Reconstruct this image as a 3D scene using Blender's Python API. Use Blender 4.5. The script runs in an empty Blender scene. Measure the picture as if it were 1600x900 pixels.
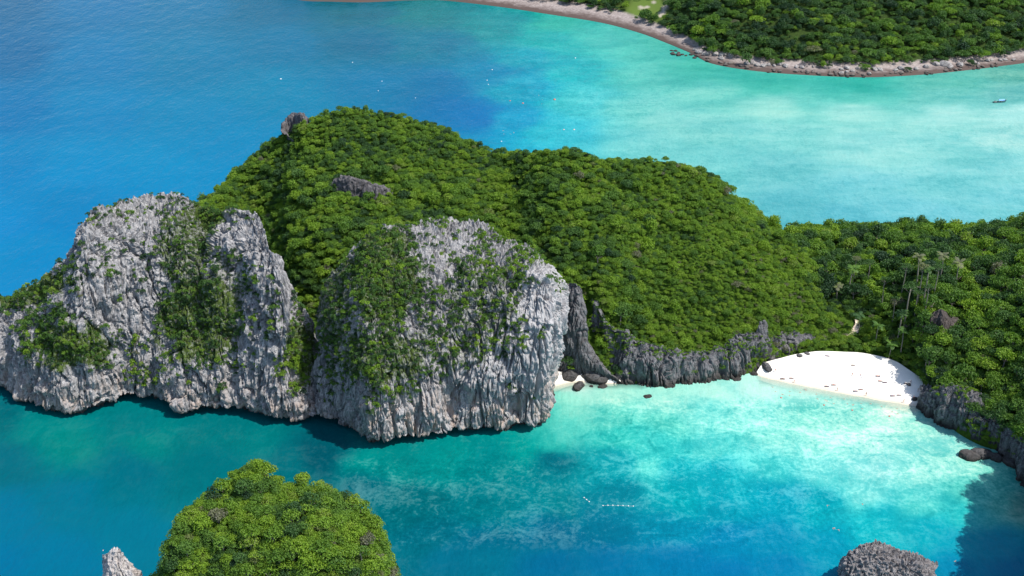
import bpy, bmesh, math, random
import numpy as np
from mathutils import Vector, Matrix

random.seed(7)
rng = np.random.default_rng(7)
scene = bpy.context.scene
COL = scene.collection

# ------------------------------------------------------------------ camera
CAM_H = 257.0
PITCH = math.radians(28.0)
FPX = 1931.0                       # focal length in photo pixels (1600 wide)
cam_data = bpy.data.cameras.new('camera')
cam_data.sensor_width = 36.0
cam_data.lens = 36.0 * FPX / 1600.0
cam_data.clip_start = 1.0
cam_data.clip_end = 30000.0
cam = bpy.data.objects.new('camera', cam_data)
COL.objects.link(cam)
cam.location = (0, 0, CAM_H)
cam.rotation_euler = (math.radians(90) - PITCH, 0, 0)
scene.camera = cam

# ------------------------------------------------------------------ light
SUN_EL = math.radians(58)
SUN_AZ = math.radians(112)          # clockwise from +Y (the view direction): sun stands on the right
world = bpy.data.worlds.new('World')
scene.world = world
world.use_nodes = True
wn = world.node_tree.nodes
wl = world.node_tree.links
sky = wn.new('ShaderNodeTexSky')
sky.sky_type = 'NISHITA'
sky.sun_disc = False
sky.sun_elevation = SUN_EL
sky.sun_rotation = SUN_AZ
wn['Background'].inputs['Strength'].default_value = 0.145
wl.new(sky.outputs['Color'], wn['Background'].inputs['Color'])
sun_data = bpy.data.lights.new('sun', 'SUN')
sun_data.energy = 4.2
sun_data.angle = math.radians(0.5)
sun_data.color = (1.0, 0.955, 0.88)
sun = bpy.data.objects.new('sun', sun_data)
COL.objects.link(sun)
sd = Vector((math.sin(SUN_AZ) * math.cos(SUN_EL), math.cos(SUN_AZ) * math.cos(SUN_EL), math.sin(SUN_EL)))
sun.rotation_euler = sd.to_track_quat('Z', 'Y').to_euler()
sun.location = (400, 300, 600)
scene.view_settings.view_transform = 'Standard'
scene.view_settings.look = 'None'
scene.view_settings.exposure = 0.6
scene.view_settings.gamma = 1.0
scene.cycles.max_bounces = 5
scene.cycles.diffuse_bounces = 3
scene.cycles.glossy_bounces = 2
scene.cycles.transmission_bounces = 3
scene.cycles.transparent_max_bounces = 8

# ------------------------------------------------------------------ projection between photo and place
SP, CP = math.sin(PITCH), math.cos(PITCH)

def ray(px, py):
    dx = (px - 800.0) / FPX
    dyy = -(py - 450.0) / FPX
    return (dx, CP + dyy * SP, -SP + dyy * CP)

def at_y(px, py, Y):
    d = ray(px, py)
    t = Y / d[1]
    return np.array((d[0] * t, Y, CAM_H + d[2] * t))

def at_z(px, py, z=0.0):
    d = ray(px, py)
    t = (z - CAM_H) / d[2]
    return np.array((d[0] * t, d[1] * t, z))

def project(P):
    P = np.asarray(P, float)
    x = P[..., 0]; y = P[..., 1]; z = P[..., 2] - CAM_H
    depth = y * CP - z * SP
    up = y * SP + z * CP
    depth = np.where(np.abs(depth) < 1e-3, 1e-3, depth)
    return 800 + FPX * x / depth, 450 - FPX * up / depth, depth

# ------------------------------------------------------------------ noise
_perm = np.random.default_rng(3).permutation(256)
_perm = np.concatenate([_perm, _perm, _perm])
_grad = np.random.default_rng(4).normal(size=(256, 3))
_grad /= np.linalg.norm(_grad, axis=1)[:, None]

def perlin(P):
    P = np.asarray(P, float)
    i = np.floor(P).astype(int)
    f = P - i
    u = f * f * f * (f * (f * 6 - 15) + 10)
    i &= 255
    out = 0
    for dx in (0, 1):
        for dy in (0, 1):
            for dz in (0, 1):
                h = _perm[_perm[_perm[(i[..., 0] + dx) & 255] + ((i[..., 1] + dy) & 255)] + ((i[..., 2] + dz) & 255)]
                g = _grad[h & 255]
                d = f - np.array((dx, dy, dz))
                w = (u[..., 0] if dx else 1 - u[..., 0]) * (u[..., 1] if dy else 1 - u[..., 1]) * (u[..., 2] if dz else 1 - u[..., 2])
                out = out + w * (g * d).sum(-1)
    return out * 1.6

def fbm(P, octs=4, gain=0.5, lac=2.03):
    P = np.asarray(P, float)
    a, s, t = 1.0, 0.0, 0.0
    for k in range(octs):
        s = s + a * perlin(P + 17.3 * k)
        t += a
        a *= gain
        P = P * lac
    return s / t

def ridged(P, octs=2):
    P = np.asarray(P, float)
    a, s, t = 1.0, 0.0, 0.0
    for k in range(octs):
        s = s + a * (1 - np.abs(perlin(P + 9.1 * k)) * 2)
        t += a
        a *= 0.5
        P = P * 2.1
    return s / t

def smooth(a, b, x):
    t = np.clip((x - a) / (b - a), 0, 1)
    return t * t * (3 - 2 * t)

# ------------------------------------------------------------------ materials
def new_mat(name):
    m = bpy.data.materials.new(name)
    m.use_nodes = True
    nt = m.node_tree
    return m, nt, nt.nodes, nt.links, nt.nodes['Principled BSDF']

def noise_node(nt, scale, detail=4, rough=0.55, vec=None, mapping=None):
    n = nt.nodes.new('ShaderNodeTexNoise')
    n.inputs['Scale'].default_value = scale
    n.inputs['Detail'].default_value = detail
    n.inputs['Roughness'].default_value = rough
    if vec is not None:
        if mapping:
            mp = nt.nodes.new('ShaderNodeMapping')
            mp.inputs['Scale'].default_value = mapping
            nt.links.new(vec, mp.inputs['Vector'])
            vec = mp.outputs['Vector']
        nt.links.new(vec, n.inputs['Vector'])
    return n

def ramp_node(nt, fac, stops, interp='LINEAR'):
    r = nt.nodes.new('ShaderNodeValToRGB')
    r.color_ramp.interpolation = interp
    e = r.color_ramp.elements
    while len(e) < len(stops):
        e.new(0.5)
    for k, (p, c) in enumerate(stops):
        e[k].position = p
        e[k].color = (*c, 1) if len(c) == 3 else c
    nt.links.new(fac, r.inputs['Fac'])
    return r

def mix_node(nt, fac, a, b, mode='MIX'):
    m = nt.nodes.new('ShaderNodeMix')
    m.data_type = 'RGBA'
    m.blend_type = mode
    for sock, v in ((m.inputs[0], fac), (m.inputs[6], a), (m.inputs[7], b)):
        if isinstance(v, (int, float)):
            sock.default_value = v
        elif isinstance(v, tuple):
            sock.default_value = (*v, 1)
        else:
            nt.links.new(v, sock)
    return m.outputs[2]

def attr_node(nt, name, kind='GEOMETRY'):
    a = nt.nodes.new('ShaderNodeAttribute')
    a.attribute_type = kind
    a.attribute_name = name
    return a

def math_node(nt, op, a, b=0.0, clamp=False):
    m = nt.nodes.new('ShaderNodeMath')
    m.operation = op
    m.use_clamp = clamp
    for s, v in ((m.inputs[0], a), (m.inputs[1], b)):
        if isinstance(v, (int, float)):
            s.default_value = v
        else:
            nt.links.new(v, s)
    return m.outputs[0]

def rock_material(name, pale, mid, dark, pink, green=(0.07, 0.11, 0.02), tide=3.4):
    m, nt, N, L, B = new_mat(name)
    geo = N.new('ShaderNodeNewGeometry')
    pos = geo.outputs['Position']
    n1 = noise_node(nt, 0.055, 5, 0.6, pos)
    n2 = noise_node(nt, 1.0, 5, 0.65, pos, (0.9, 0.9, 0.10))
    n3 = noise_node(nt, 2.2, 4, 0.7, pos, (1, 1, 0.45))
    base = ramp_node(nt, n2.outputs['Fac'], [(0.34, dark), (0.44, mid), (0.58, pale)])
    patch = ramp_node(nt, n1.outputs['Fac'], [(0.40, (0, 0, 0)), (0.62, (1, 1, 1))])
    c = mix_node(nt, math_node(nt, 'MULTIPLY', patch.outputs['Color'], 0.35), base.outputs['Color'], pale)
    grain = ramp_node(nt, n3.outputs['Fac'], [(0.30, (0.45, 0.45, 0.48)), (0.5, (0.95, 0.95, 0.95)), (0.70, (1.35, 1.35, 1.33))])
    c = mix_node(nt, 1.0, c, grain.outputs['Color'], 'MULTIPLY')
    pl = attr_node(nt, 'pale')
    c = mix_node(nt, math_node(nt, 'MULTIPLY', pl.outputs['Fac'], math_node(nt, 'ADD', 0.25, math_node(nt, 'MULTIPLY', n2.outputs['Fac'], 0.8)), True), c, tuple(v * 1.18 for v in pale))
    # warm iron stains low on the wall
    st = attr_node(nt, 'stain')
    n4 = noise_node(nt, 0.35, 4, 0.6, pos, (1, 1, 0.4))
    pk = ramp_node(nt, n4.outputs['Fac'], [(0.45, (0, 0, 0)), (0.65, (1, 1, 1))])
    c = mix_node(nt, math_node(nt, 'MULTIPLY', st.outputs['Fac'], pk.outputs['Color'], True), c, pink)
    # thin creeping plants
    gr = attr_node(nt, 'green')
    n5 = noise_node(nt, 0.8, 4, 0.7, pos)
    gm = math_node(nt, 'SUBTRACT', math_node(nt, 'ADD', gr.outputs['Fac'], math_node(nt, 'MULTIPLY', n5.outputs['Fac'], 1.0)), 1.0, False)
    gm = math_node(nt, 'MULTIPLY', gm, 4.0, True)
    n6 = noise_node(nt, 0.5, 3, 0.6, pos)
    gcol = ramp_node(nt, n6.outputs['Fac'], [(0.35, tuple(v * 0.55 for v in green)), (0.6, green)])
    c = mix_node(nt, gm, c, gcol.outputs['Color'])
    # dark wet algae band at the tide line, raised to paint undercut shade too
    sep = N.new('ShaderNodeSeparateXYZ')
    L.new(pos, sep.inputs[0])
    hz = math_node(nt, 'ADD', sep.outputs['Z'], math_node(nt, 'MULTIPLY', n3.outputs['Fac'], -1.6))
    td = math_node(nt, 'SUBTRACT', 1.0, math_node(nt, 'DIVIDE', hz, tide), True)
    c = mix_node(nt, math_node(nt, 'MULTIPLY', td, 0.9), c, (0.035, 0.032, 0.028))
    L.new(c, B.inputs['Base Color'])
    B.inputs['Roughness'].default_value = 0.9
    B.inputs['Specular IOR Level'].default_value = 0.2
    bmp = N.new('ShaderNodeBump')
    bmp.inputs['Strength'].default_value = 1.0
    bmp.inputs['Distance'].default_value = 0.7
    n7 = noise_node(nt, 1.6, 6, 0.72, pos, (1, 1, 0.35))
    L.new(n7.outputs['Fac'], bmp.inputs['Height'])
    L.new(bmp.outputs['Normal'], B.inputs['Normal'])
    return m

M_ROCK = rock_material('limestone', (0.37, 0.36, 0.36), (0.205, 0.202, 0.208), (0.055, 0.055, 0.062), (0.44, 0.34, 0.28))
M_DARKROCK = rock_material('dark limestone', (0.17, 0.17, 0.178), (0.095, 0.095, 0.102), (0.035, 0.036, 0.041), (0.20, 0.165, 0.145))
M_BOULDER = rock_material('shore boulder', (0.36, 0.34, 0.325), (0.23, 0.215, 0.21), (0.11, 0.10, 0.10), (0.32, 0.26, 0.23), tide=1.2)

def ground_material():
    m, nt, N, L, B = new_mat('undergrowth')
    geo = N.new('ShaderNodeNewGeometry')
    n = noise_node(nt, 0.5, 5, 0.7, geo.outputs['Position'])
    r = ramp_node(nt, n.outputs['Fac'], [(0.3, (0.016, 0.032, 0.007)), (0.5, (0.040, 0.080, 0.010)), (0.7, (0.075, 0.12, 0.018))])
    L.new(r.outputs['Color'], B.inputs['Base Color'])
    B.inputs['Roughness'].default_value = 1.0
    B.inputs['Specular IOR Level'].default_value = 0.05
    return m
M_GROUND = ground_material()

def leaf_material(name, stops):
    m, nt, N, L, B = new_mat(name)
    t = attr_node(nt, 'tint', 'INSTANCER')
    geo = N.new('ShaderNodeNewGeometry')
    rnd = geo.outputs['Random Per Island']
    f = math_node(nt, 'ADD', t.outputs['Fac'], math_node(nt, 'MULTIPLY', math_node(nt, 'SUBTRACT', rnd, 0.5), 0.16), True)
    r = ramp_node(nt, f, stops)
    L.new(r.outputs['Color'], B.inputs['Base Color'])
    B.inputs['Roughness'].default_value = 0.55
    B.inputs['Specular IOR Level'].default_value = 0.25
    tr = N.new('ShaderNodeBsdfTranslucent')
    tc = mix_node(nt, 1.0, r.outputs['Color'], (1.0, 1.15, 0.5), 'MULTIPLY')
    L.new(tc, tr.inputs['Color'])
    mx = N.new('ShaderNodeMixShader')
    mx.inputs[0].default_value = 0.38
    L.new(B.outputs[0], mx.inputs[1])
    L.new(tr.outputs[0], mx.inputs[2])
    L.new(mx.outputs[0], N['Material Output'].inputs['Surface'])
    return m

# tint 0 dark green ... 0.5 fresh green ... 0.8 yellow green ... 1 grey olive
M_LEAF = leaf_material('leaves', [(0.0, (0.028, 0.066, 0.032)), (0.25, (0.060, 0.132, 0.036)), (0.5, (0.116, 0.222, 0.030)),
                                  (0.75, (0.212, 0.335, 0.028)), (0.88, (0.170, 0.200, 0.075)), (1.0, (0.17, 0.17, 0.12))])

def plain(name, col, rough=0.7, var=0.15, scale=3.0, metallic=0.0):
    m, nt, N, L, B = new_mat(name)
    geo = N.new('ShaderNodeNewGeometry')
    n = noise_node(nt, scale, 3, 0.6, geo.outputs['Position'])
    r = ramp_node(nt, n.outputs['Fac'], [(0.3, tuple(v * (1 - var) for v in col)), (0.7, tuple(min(1, v * (1 + var)) for v in col))])
    L.new(r.outputs['Color'], B.inputs['Base Color'])
    B.inputs['Roughness'].default_value = rough
    B.inputs['Metallic'].default_value = metallic
    return m

M_BARK = plain('bark', (0.20, 0.175, 0.15), 0.9)
M_PALEBARK = plain('pale bark', (0.36, 0.33, 0.29), 0.9)
M_SAND = None

# ------------------------------------------------------------------ object helpers
def mesh_from(name, verts, faces, mat=None, smooth_shade=True):
    me = bpy.data.meshes.new(name)
    me.from_pydata([tuple(v) for v in verts], [], faces)
    if smooth_shade:
        me.polygons.foreach_set('use_smooth', [True] * len(me.polygons))
    if mat:
        me.materials.append(mat)
    me.update()
    return me

def grid_mesh(name, G, mat, smooth_shade=True, attrs=None):
    nu, nv = G.shape[:2]
    me = bpy.data.meshes.new(name)
    V = G.reshape(-1, 3)
    i = (np.arange(nu - 1)[:, None] * nv + np.arange(nv - 1)[None, :]).ravel()
    F = np.stack([i, i + nv, i + nv + 1, i + 1], 1)
    me.vertices.add(len(V))
    me.vertices.foreach_set('co', V.astype(np.float32).ravel())
    me.loops.add(F.size)
    me.loops.foreach_set('vertex_index', F.astype(np.int32).ravel())
    me.polygons.add(len(F))
    me.polygons.foreach_set('loop_start', np.arange(0, F.size, 4, dtype=np.int32))
    me.polygons.foreach_set('loop_total', np.full(len(F), 4, dtype=np.int32))
    me.polygons.foreach_set('use_smooth', np.full(len(F), smooth_shade))
    me.update(calc_edges=True)
    me.materials.append(mat)
    for k, v in (attrs or {}).items():
        v = np.asarray(v, np.float32)
        if v.ndim == 1 or v.shape[-1] not in (3, 4) or v.ndim == 2 and v.shape == G.shape[:2]:
            a = me.attributes.new(k, 'FLOAT', 'POINT')
            a.data.foreach_set('value', v.ravel())
        else:
            a = me.attributes.new(k, 'FLOAT_COLOR', 'POINT')
            v = v.reshape(-1, v.shape[-1])
            if v.shape[1] == 3:
                v = np.concatenate([v, np.ones((len(v), 1), np.float32)], 1)
            a.data.foreach_set('color', v.ravel())
    return me

def link(name, data, parent=None, loc=None):
    o = bpy.data.objects.new(name, data)
    COL.objects.link(o)
    if parent:
        o.parent = parent
    if loc is not None:
        o.location = tuple(loc)
    return o

def tag(o, label=None, cat=None, group=None, kind=None):
    if label: o['label'] = label
    if cat: o['category'] = cat
    if group: o['group'] = group
    if kind: o['kind'] = kind
    return o

# ------------------------------------------------------------------ lofted landforms
def catmull(P, t):
    """P (n,3) control points, t in [0,1] -> points, chord length parameter"""
    P = np.asarray(P, float)
    d = np.concatenate([[0], np.cumsum(np.linalg.norm(np.diff(P, axis=0), axis=1) ** 0.75 + 1e-6)])
    d /= d[-1]
    k = np.clip(np.searchsorted(d, t, side='right') - 1, 0, len(P) - 2)
    u = (t - d[k]) / (d[k + 1] - d[k])
    Pm = np.concatenate([[2 * P[0] - P[1]], P, [2 * P[-1] - P[-2]]])
    dm = np.concatenate([[d[0] - (d[1] - d[0])], d, [d[-1] + (d[-1] - d[-2])]])
    p0, p1, p2, p3 = Pm[k], Pm[k + 1], Pm[k + 2], Pm[k + 3]
    h = (dm[k + 2] - dm[k + 1])[:, None]
    m1 = (p2 - p0) / (dm[k + 2] - dm[k])[:, None] * h
    m2 = (p3 - p1) / (dm[k + 3] - dm[k + 1])[:, None] * h
    u = u[:, None]
    return ((2 * u**3 - 3 * u**2 + 1) * p1 + (u**3 - 2 * u**2 + u) * m1 + (-2 * u**3 + 3 * u**2) * p2 + (u**3 - u**2) * m2)

def loft(stations, nu, nv, zl=4.0, undercut=6.0, back=40.0, vfront=0.72, backdrop=0.55):
    """each station: [(px, py) of the lip at height zl, then (px, py, dY) or (px, None, dY, z) ... to the ridge]"""
    rows = []
    nf = int(nv * vfront)
    nb = nv - nf
    for st in stations:
        lip = at_z(st[0][0], st[0][1], zl)
        Y0 = lip[1]
        pts = [np.array((lip[0] * (1 + undercut / max(Y0, 1)), Y0 + undercut, -3.0)),
               np.array((lip[0] * (1 + undercut * 0.75 / Y0), Y0 + undercut * 0.75, zl * 0.35)), lip] if undercut > 0 else \
              [np.array((lip[0], Y0 - 2.0, -3.0)), lip]
        for e in st[1:]:
            if len(e) == 3:
                pts.append(at_y(e[0], e[1], Y0 + e[2]))
            else:
                Y = Y0 + e[2]
                dep = Y * CP - (e[3] - CAM_H) * SP
                pts.append(np.array(((e[0] - 800) / FPX * dep, Y, e[3])))
        r = pts[-1]
        sc = lambda Y: r[0] * Y / r[1]
        b = [r, np.array((sc(r[1] + back * 0.45), r[1] + back * 0.45, r[2] * backdrop + 0.0)),
             np.array((sc(r[1] + back), r[1] + back, -3.0))]
        f = catmull(pts, np.linspace(0, 1, nf, endpoint=False))
        g = catmull(b, np.linspace(0, 1, nb))
        rows.append(np.concatenate([f, g]))
    R = np.array(rows)
    ref = np.array([at_z(s[0][0], s[0][1], zl) for s in stations])
    d = np.concatenate([[0], np.cumsum(np.linalg.norm(np.diff(ref, axis=0), axis=1))])
    tq = np.linspace(0, d[-1], nu)
    out = np.empty((nu, nv, 3))
    k = np.clip(np.searchsorted(d, tq, side='right') - 1, 0, len(d) - 2)
    u = ((tq - d[k]) / (d[k + 1] - d[k]))[:, None, None]
    Rm = np.concatenate([[2 * R[0] - R[1]], R, [2 * R[-1] - R[-2]]])
    dm = np.concatenate([[d[0] - (d[1] - d[0])], d, [d[-1] + d[-1] - d[-2]]])
    h = (dm[k + 2] - dm[k + 1])[:, None, None]
    p1, p2 = Rm[k + 1], Rm[k + 2]
    m1 = (p2 - Rm[k]) / (dm[k + 2] - dm[k])[:, None, None] * h
    m2 = (Rm[k + 3] - p1) / (dm[k + 3] - dm[k + 1])[:, None, None] * h
    return (2 * u**3 - 3 * u**2 + 1) * p1 + (u**3 - 2 * u**2 + u) * m1 + (-2 * u**3 + 3 * u**2) * p2 + (u**3 - u**2) * m2

def grid_normals(G):
    du = np.gradient(G, axis=0)
    dv = np.gradient(G, axis=1)
    n = np.cross(du, dv)
    n /= np.linalg.norm(n, axis=-1, keepdims=True) + 1e-9
    return n

_cell = np.random.default_rng(8).random((256, 4))

def worley(P):
    """nearest and second nearest cell distance, and a random value per cell"""
    P = np.asarray(P, float)
    i = np.floor(P).astype(int)
    f1 = np.full(P.shape[:-1], 9.0); f2 = f1.copy(); idv = np.zeros(P.shape[:-1])
    for dx in (-1, 0, 1):
        for dy in (-1, 0, 1):
            for dz in (-1, 0, 1):
                c = i + np.array((dx, dy, dz))
                h = _perm[_perm[_perm[c[..., 0] & 255] + (c[..., 1] & 255)] + (c[..., 2] & 255)] & 255
                q = _cell[h]
                d = np.sqrt(((c + q[..., :3] - P) ** 2).sum(-1))
                n = d < f1
                f2 = np.where(n, f1, np.minimum(f2, d))
                idv = np.where(n, q[..., 3], idv)
                f1 = np.where(n, d, f1)
    return f1, f2, idv

def karst(G, amp=1.0, spire=1.0, ledge=1.0, blocks=1.0):
    """limestone relief: lumps, fractured blocks, vertical flutes, solution grooves, pinnacles on flat tops"""
    n = grid_normals(G)
    S = lambda a, b: G / np.array((a, a, b))
    steep = np.clip(1 - np.clip(n[..., 2], 0, 1) ** 1.5, 0.0, 1)
    lump = fbm(S(17, 26), 3) * 3.4 + fbm(S(7, 12), 2) * 1.5
    warp = np.stack([fbm(S(7, 22), 2), fbm(S(7, 22) + 40, 2), fbm(S(6, 6) + 80, 2)], -1)
    Gw = G + warp * np.array((2.6, 2.6, 3.0))
    Sw = lambda a, b: Gw / np.array((a, a, b))
    groove = lambda v, w: -np.clip(1 - np.abs(v) / w, 0, 1) ** 1.2
    zone = smooth(-0.22, 0.22, fbm(S(14, 20) + 55, 2))            # broken faces against fluted faces
    f1, f2, idv = worley(Sw(5.2, 11.0))
    b1 = (idv - .5) * 2.6 - np.clip(1 - (f2 - f1) / .16, 0, 1) * 1.1
    f1, f2, idv = worley(Sw(1.9, 4.2) + 7)
    b2 = (idv - .5) * 1.0 - np.clip(1 - (f2 - f1) / .2, 0, 1) * .35
    flute = (groove(perlin(Sw(5.5, 40)), .17) * 2.4 + groove(perlin(Sw(2.3, 17) + 5), .22) * 1.3 + groove(perlin(Sw(1.15, 8.0) + 15), .3) * 0.75)
    fine = (ridged(Sw(1.5, 5) + 25, 2) - 0.45) * 0.55 + perlin(Sw(0.7, 1.5) + 35) * 0.25
    led = fbm(S(12, 4.5) + 33, 2) * 1.0
    d = lump + (b1 * zone + b2 * (.35 + .65 * zone)) * blocks + flute * (0.25 + 0.75 * steep) * (1.15 - .75 * zone) + fine * 1.25 + led * ledge * steep
    G2 = G + n * (d * amp)[..., None]
    flat = np.clip(n[..., 2], 0, 1) ** 1.3
    sp = (np.clip(ridged(S(2.8, 7) + 3, 2) - 0.5, 0, 1) * 3.6 + np.clip(ridged(S(1.3, 4) + 8, 1) - 0.4, 0, 1) * 1.3) * spire * flat
    G2[..., 2] += sp
    return G2, n, d

# ------------------------------------------------------------------ scattering helpers
def sample_surface(G, n_try, dens=None, seed=1, up_only=False):
    """random points on a grid surface; dens(P, n) -> 0..1"""
    r = np.random.default_rng(seed)
    A, Bq, C, D = G[:-1, :-1], G[1:, :-1], G[1:, 1:], G[:-1, 1:]
    nrm = np.cross(Bq - A, D - A)
    area = np.linalg.norm(nrm, axis=-1)
    nn = nrm / (area[..., None] + 1e-9)
    cum = np.cumsum(area.ravel())
    pick = np.searchsorted(cum, r.random(n_try) * cum[-1])
    pick = np.clip(pick, 0, area.size - 1)
    a, b = np.unravel_index(pick, area.shape)
    u, v = r.random(n_try)[:, None], r.random(n_try)[:, None]
    P = (A[a, b] * (1 - u) * (1 - v) + Bq[a, b] * u * (1 - v) + C[a, b] * u * v + D[a, b] * (1 - u) * v)
    N = nn[a, b]
    N = np.where(N[:, 2:3] < -0.3, N, N)
    if dens is not None:
        keep = r.random(n_try) < dens(P, N)
        P, N = P[keep], N[keep]
    return P, N

def thin(P, R, f=0.8):
    """keep points so that neighbours are further apart than f*(r1+r2)/2, first come first kept"""
    cell = 2.0
    table = {}
    keep = []
    for i in range(len(P)):
        c = (int(P[i, 0] // cell), int(P[i, 1] // cell), int(P[i, 2] // cell))
        rad = R[i] * f
        k = int(rad * 1.3 // cell) + 1
        ok = True
        for dx in range(-k, k + 1):
            for dy in range(-k, k + 1):
                for dz in range(-k, k + 1):
                    for j in table.get((c[0] + dx, c[1] + dy, c[2] + dz), ()):
                        if ((P[i] - P[j]) ** 2).sum() < (f * 0.5 * (R[i] + R[j])) ** 2:
                            ok = False
                            break
                    if not ok: break
                if not ok: break
            if not ok: break
        if ok:
            table.setdefault(c, []).append(i)
            keep.append(i)
    return np.array(keep, int)

def ellipses(px, py, E):
    """E: (cx, cy, rx, ry, weight) in photo pixels -> 0..1 coverage"""
    out = np.zeros_like(px)
    q = np.stack([px / 26.0, py / 34.0, np.zeros_like(px)], -1)
    px = px + fbm(q, 3) * 26
    py = py + fbm(q + 31.7, 3) * 34
    for cx, cy, rx, ry, w in E:
        d = ((px - cx) / rx) ** 2 + ((py - cy) / ry) ** 2
        out = np.maximum(out, w * np.clip(1.6 - 1.1 * d, 0, 1))
    return out

# ================================================================== LANDFORMS
LAND = {}          # name -> grid after displacement, used for planting

def landform(key, name, G, mat, stain=None, green=None, pale=None):
    at = {}
    sh = G.shape[:2]
    at['stain'] = (stain if stain is not None else np.zeros(sh)).reshape(sh)
    at['green'] = (green if green is not None else np.zeros(sh)).reshape(sh)
    at['pale'] = (pale if pale is not None else np.zeros(sh)).reshape(sh)
    me = grid_mesh(name, G, mat, mat not in (M_ROCK, M_DARKROCK), at)
    o = link(name, me)
    o['kind'] = 'structure'
    LAND[key] = G
    return o

# --- left karst wall
stA = [
 [(-330, 560), (-330, 558, 3), (-330, 556, 7)],
 [(-290, 572), (-290, 545, 4), (-290, 525, 12)],
 [(-220, 582), (-220, 532, 5), (-220, 494, 16)],
 [(-150, 590), (-150, 530, 5), (-150, 480, 18)],
 [(-60, 598), (-60, 530, 5), (-60, 476, 20)],
 [(0, 603), (0, 530, 5), (0, 470, 22)],
 [(60, 630), (50, 540, 6), (52, 452, 26)],
 [(118, 641), (108, 560, 3), (98, 480, 9), (104, 420, 20), (104, 398, 25)],
 [(152, 637), (140, 540, 3), (136, 450, 8), (134, 380, 14), (133, 345, 24)],
 [(195, 620), (190, 540, 3), (190, 450, 8), (188, 370, 16), (185, 317, 32)],
 [(240, 620), (240, 540, 4), (243, 450, 12), (245, 370, 20), (245, 308, 38)],
 [(290, 640), (285, 560, 5), (285, 460, 16), (290, 370, 28), (290, 307, 44)],
 [(318, 638), (314, 560, 5), (314, 460, 15), (316, 390, 27), (318, 324, 44)],
 [(342, 638), (338, 560, 4), (337, 465, 11), (340, 390, 20), (346, 332, 33)],
 [(368, 637), (362, 560, 4), (360, 470, 10), (363, 390, 16), (372, 325, 28)],
 [(404, 646), (404, 560, 2), (406, 470, 7), (408, 400, 12), (406, 342, 26)],
 [(434, 652), (437, 560, 2), (442, 480, 6), (437, 425, 11), (424, 382, 22)],
 [(462, 650), (462, 570, 4), (462, 520, 8), (455, 455, 18)],
 [(490, 648), (486, 590, 8), (482, 540, 14), (480, 498, 22)],
 [(522, 655), (512, 610, 12), (508, 575, 20)],
]
gA = loft(stA, 620, 400, zl=4.0, undercut=7, back=45)
gA, nA, dA = karst(gA, 1.0, 1.0)
pxA, pyA, _ = project(gA)
greenA = ellipses(pxA, pyA, [(288, 385, 45, 70, .7), (350, 440, 50, 36, .6), (310, 500, 75, 80, .8), (270, 325, 150, 18, .5), (110, 540, 80, 40, .8), (200, 400, 60, 40, .4), (40, 450, 70, 26, .8), (470, 560, 26, 60, .8), (330, 330, 30, 40, .9)])
landform('A', 'limestone_cliff', gA, M_ROCK, stain=0.7 * smooth(22, 3, gA[..., 2]), green=greenA * .95)

# --- central dome
stC = [
 [(492, 652), (494, 610, 6), (496, 570, 14)],
 [(512, 650), (506, 590, 3), (504, 520, 6), (502, 465, 16)],
 [(545, 665), (536, 590, 2), (535, 500, 8), (540, 440, 16), (545, 398, 28)],
 [(577, 691), (575, 610, -1), (575, 520, 7), (575, 440, 17), (582, 364, 36)],
 [(625, 686), (625, 600, 0), (625, 520, 8), (625, 430, 20), (630, 350, 42)],
 [(690, 675), (690, 600, 1.5), (690, 520, 8), (690, 430, 22), (690, 345, 46)],
 [(745, 669), (745, 600, -0.5), (745, 520, 6), (745, 430, 18), (740, 347, 46)],
 [(800, 667), (805, 600, -1.5), (810, 520, 3), (800, 440, 14), (785, 369, 42)],
 [(842, 660), (848, 590, -2), (855, 510, 1), (850, 440, 8), (832, 395, 34)],
 [(860, 648), (866, 580, 1), (880, 510, 3), (882, 460, 7), (864, 420, 26)],
 [(864, 630), (867, 575, 4), (884, 510, 6), (885, 470, 9), (876, 440, 20)],
 [(862, 605), (866, 570, 6), (880, 510, 10), (880, 480, 12), (878, 460, 18)],
]
gC = loft(stC, 500, 400, zl=4.0, undercut=6, back=32)
qx, qy, _ = project(gC)
hollow = 5.0 * np.exp(-((qx - 712) / 17) ** 2 - ((qy - 632) / 40) ** 2) + 2.5 * np.exp(-((qx - 808) / 14) ** 2 - ((qy - 640) / 26) ** 2) + 2.0 * np.exp(-((qx - 650) / 10) ** 2 - ((qy - 640) / 30) ** 2)
gC = gC - grid_normals(gC) * hollow[..., None]
gC, nC, dC = karst(gC, 0.95, 1.0)
pxC, pyC, _ = project(gC)
greenC = ellipses(pxC, pyC, [(600, 430, 68, 85, .8), (755, 465, 75, 70, .6), (600, 560, 80, 50, .75), (690, 540, 110, 40, .6), (840, 400, 30, 40, .5), (520, 470, 30, 90, .7)])
landform('C', 'limestone_cliff', gC, M_ROCK, stain=1.0 * smooth(30, 8, gC[..., 2]) * smooth(520, 600, pxC), green=greenC * .95, pale=ellipses(pxC, pyC, [(850, 510, 45, 110, 1.0), (800, 590, 70, 60, .8), (690, 640, 130, 40, .6), (690, 380, 60, 40, .4)]))

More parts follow.
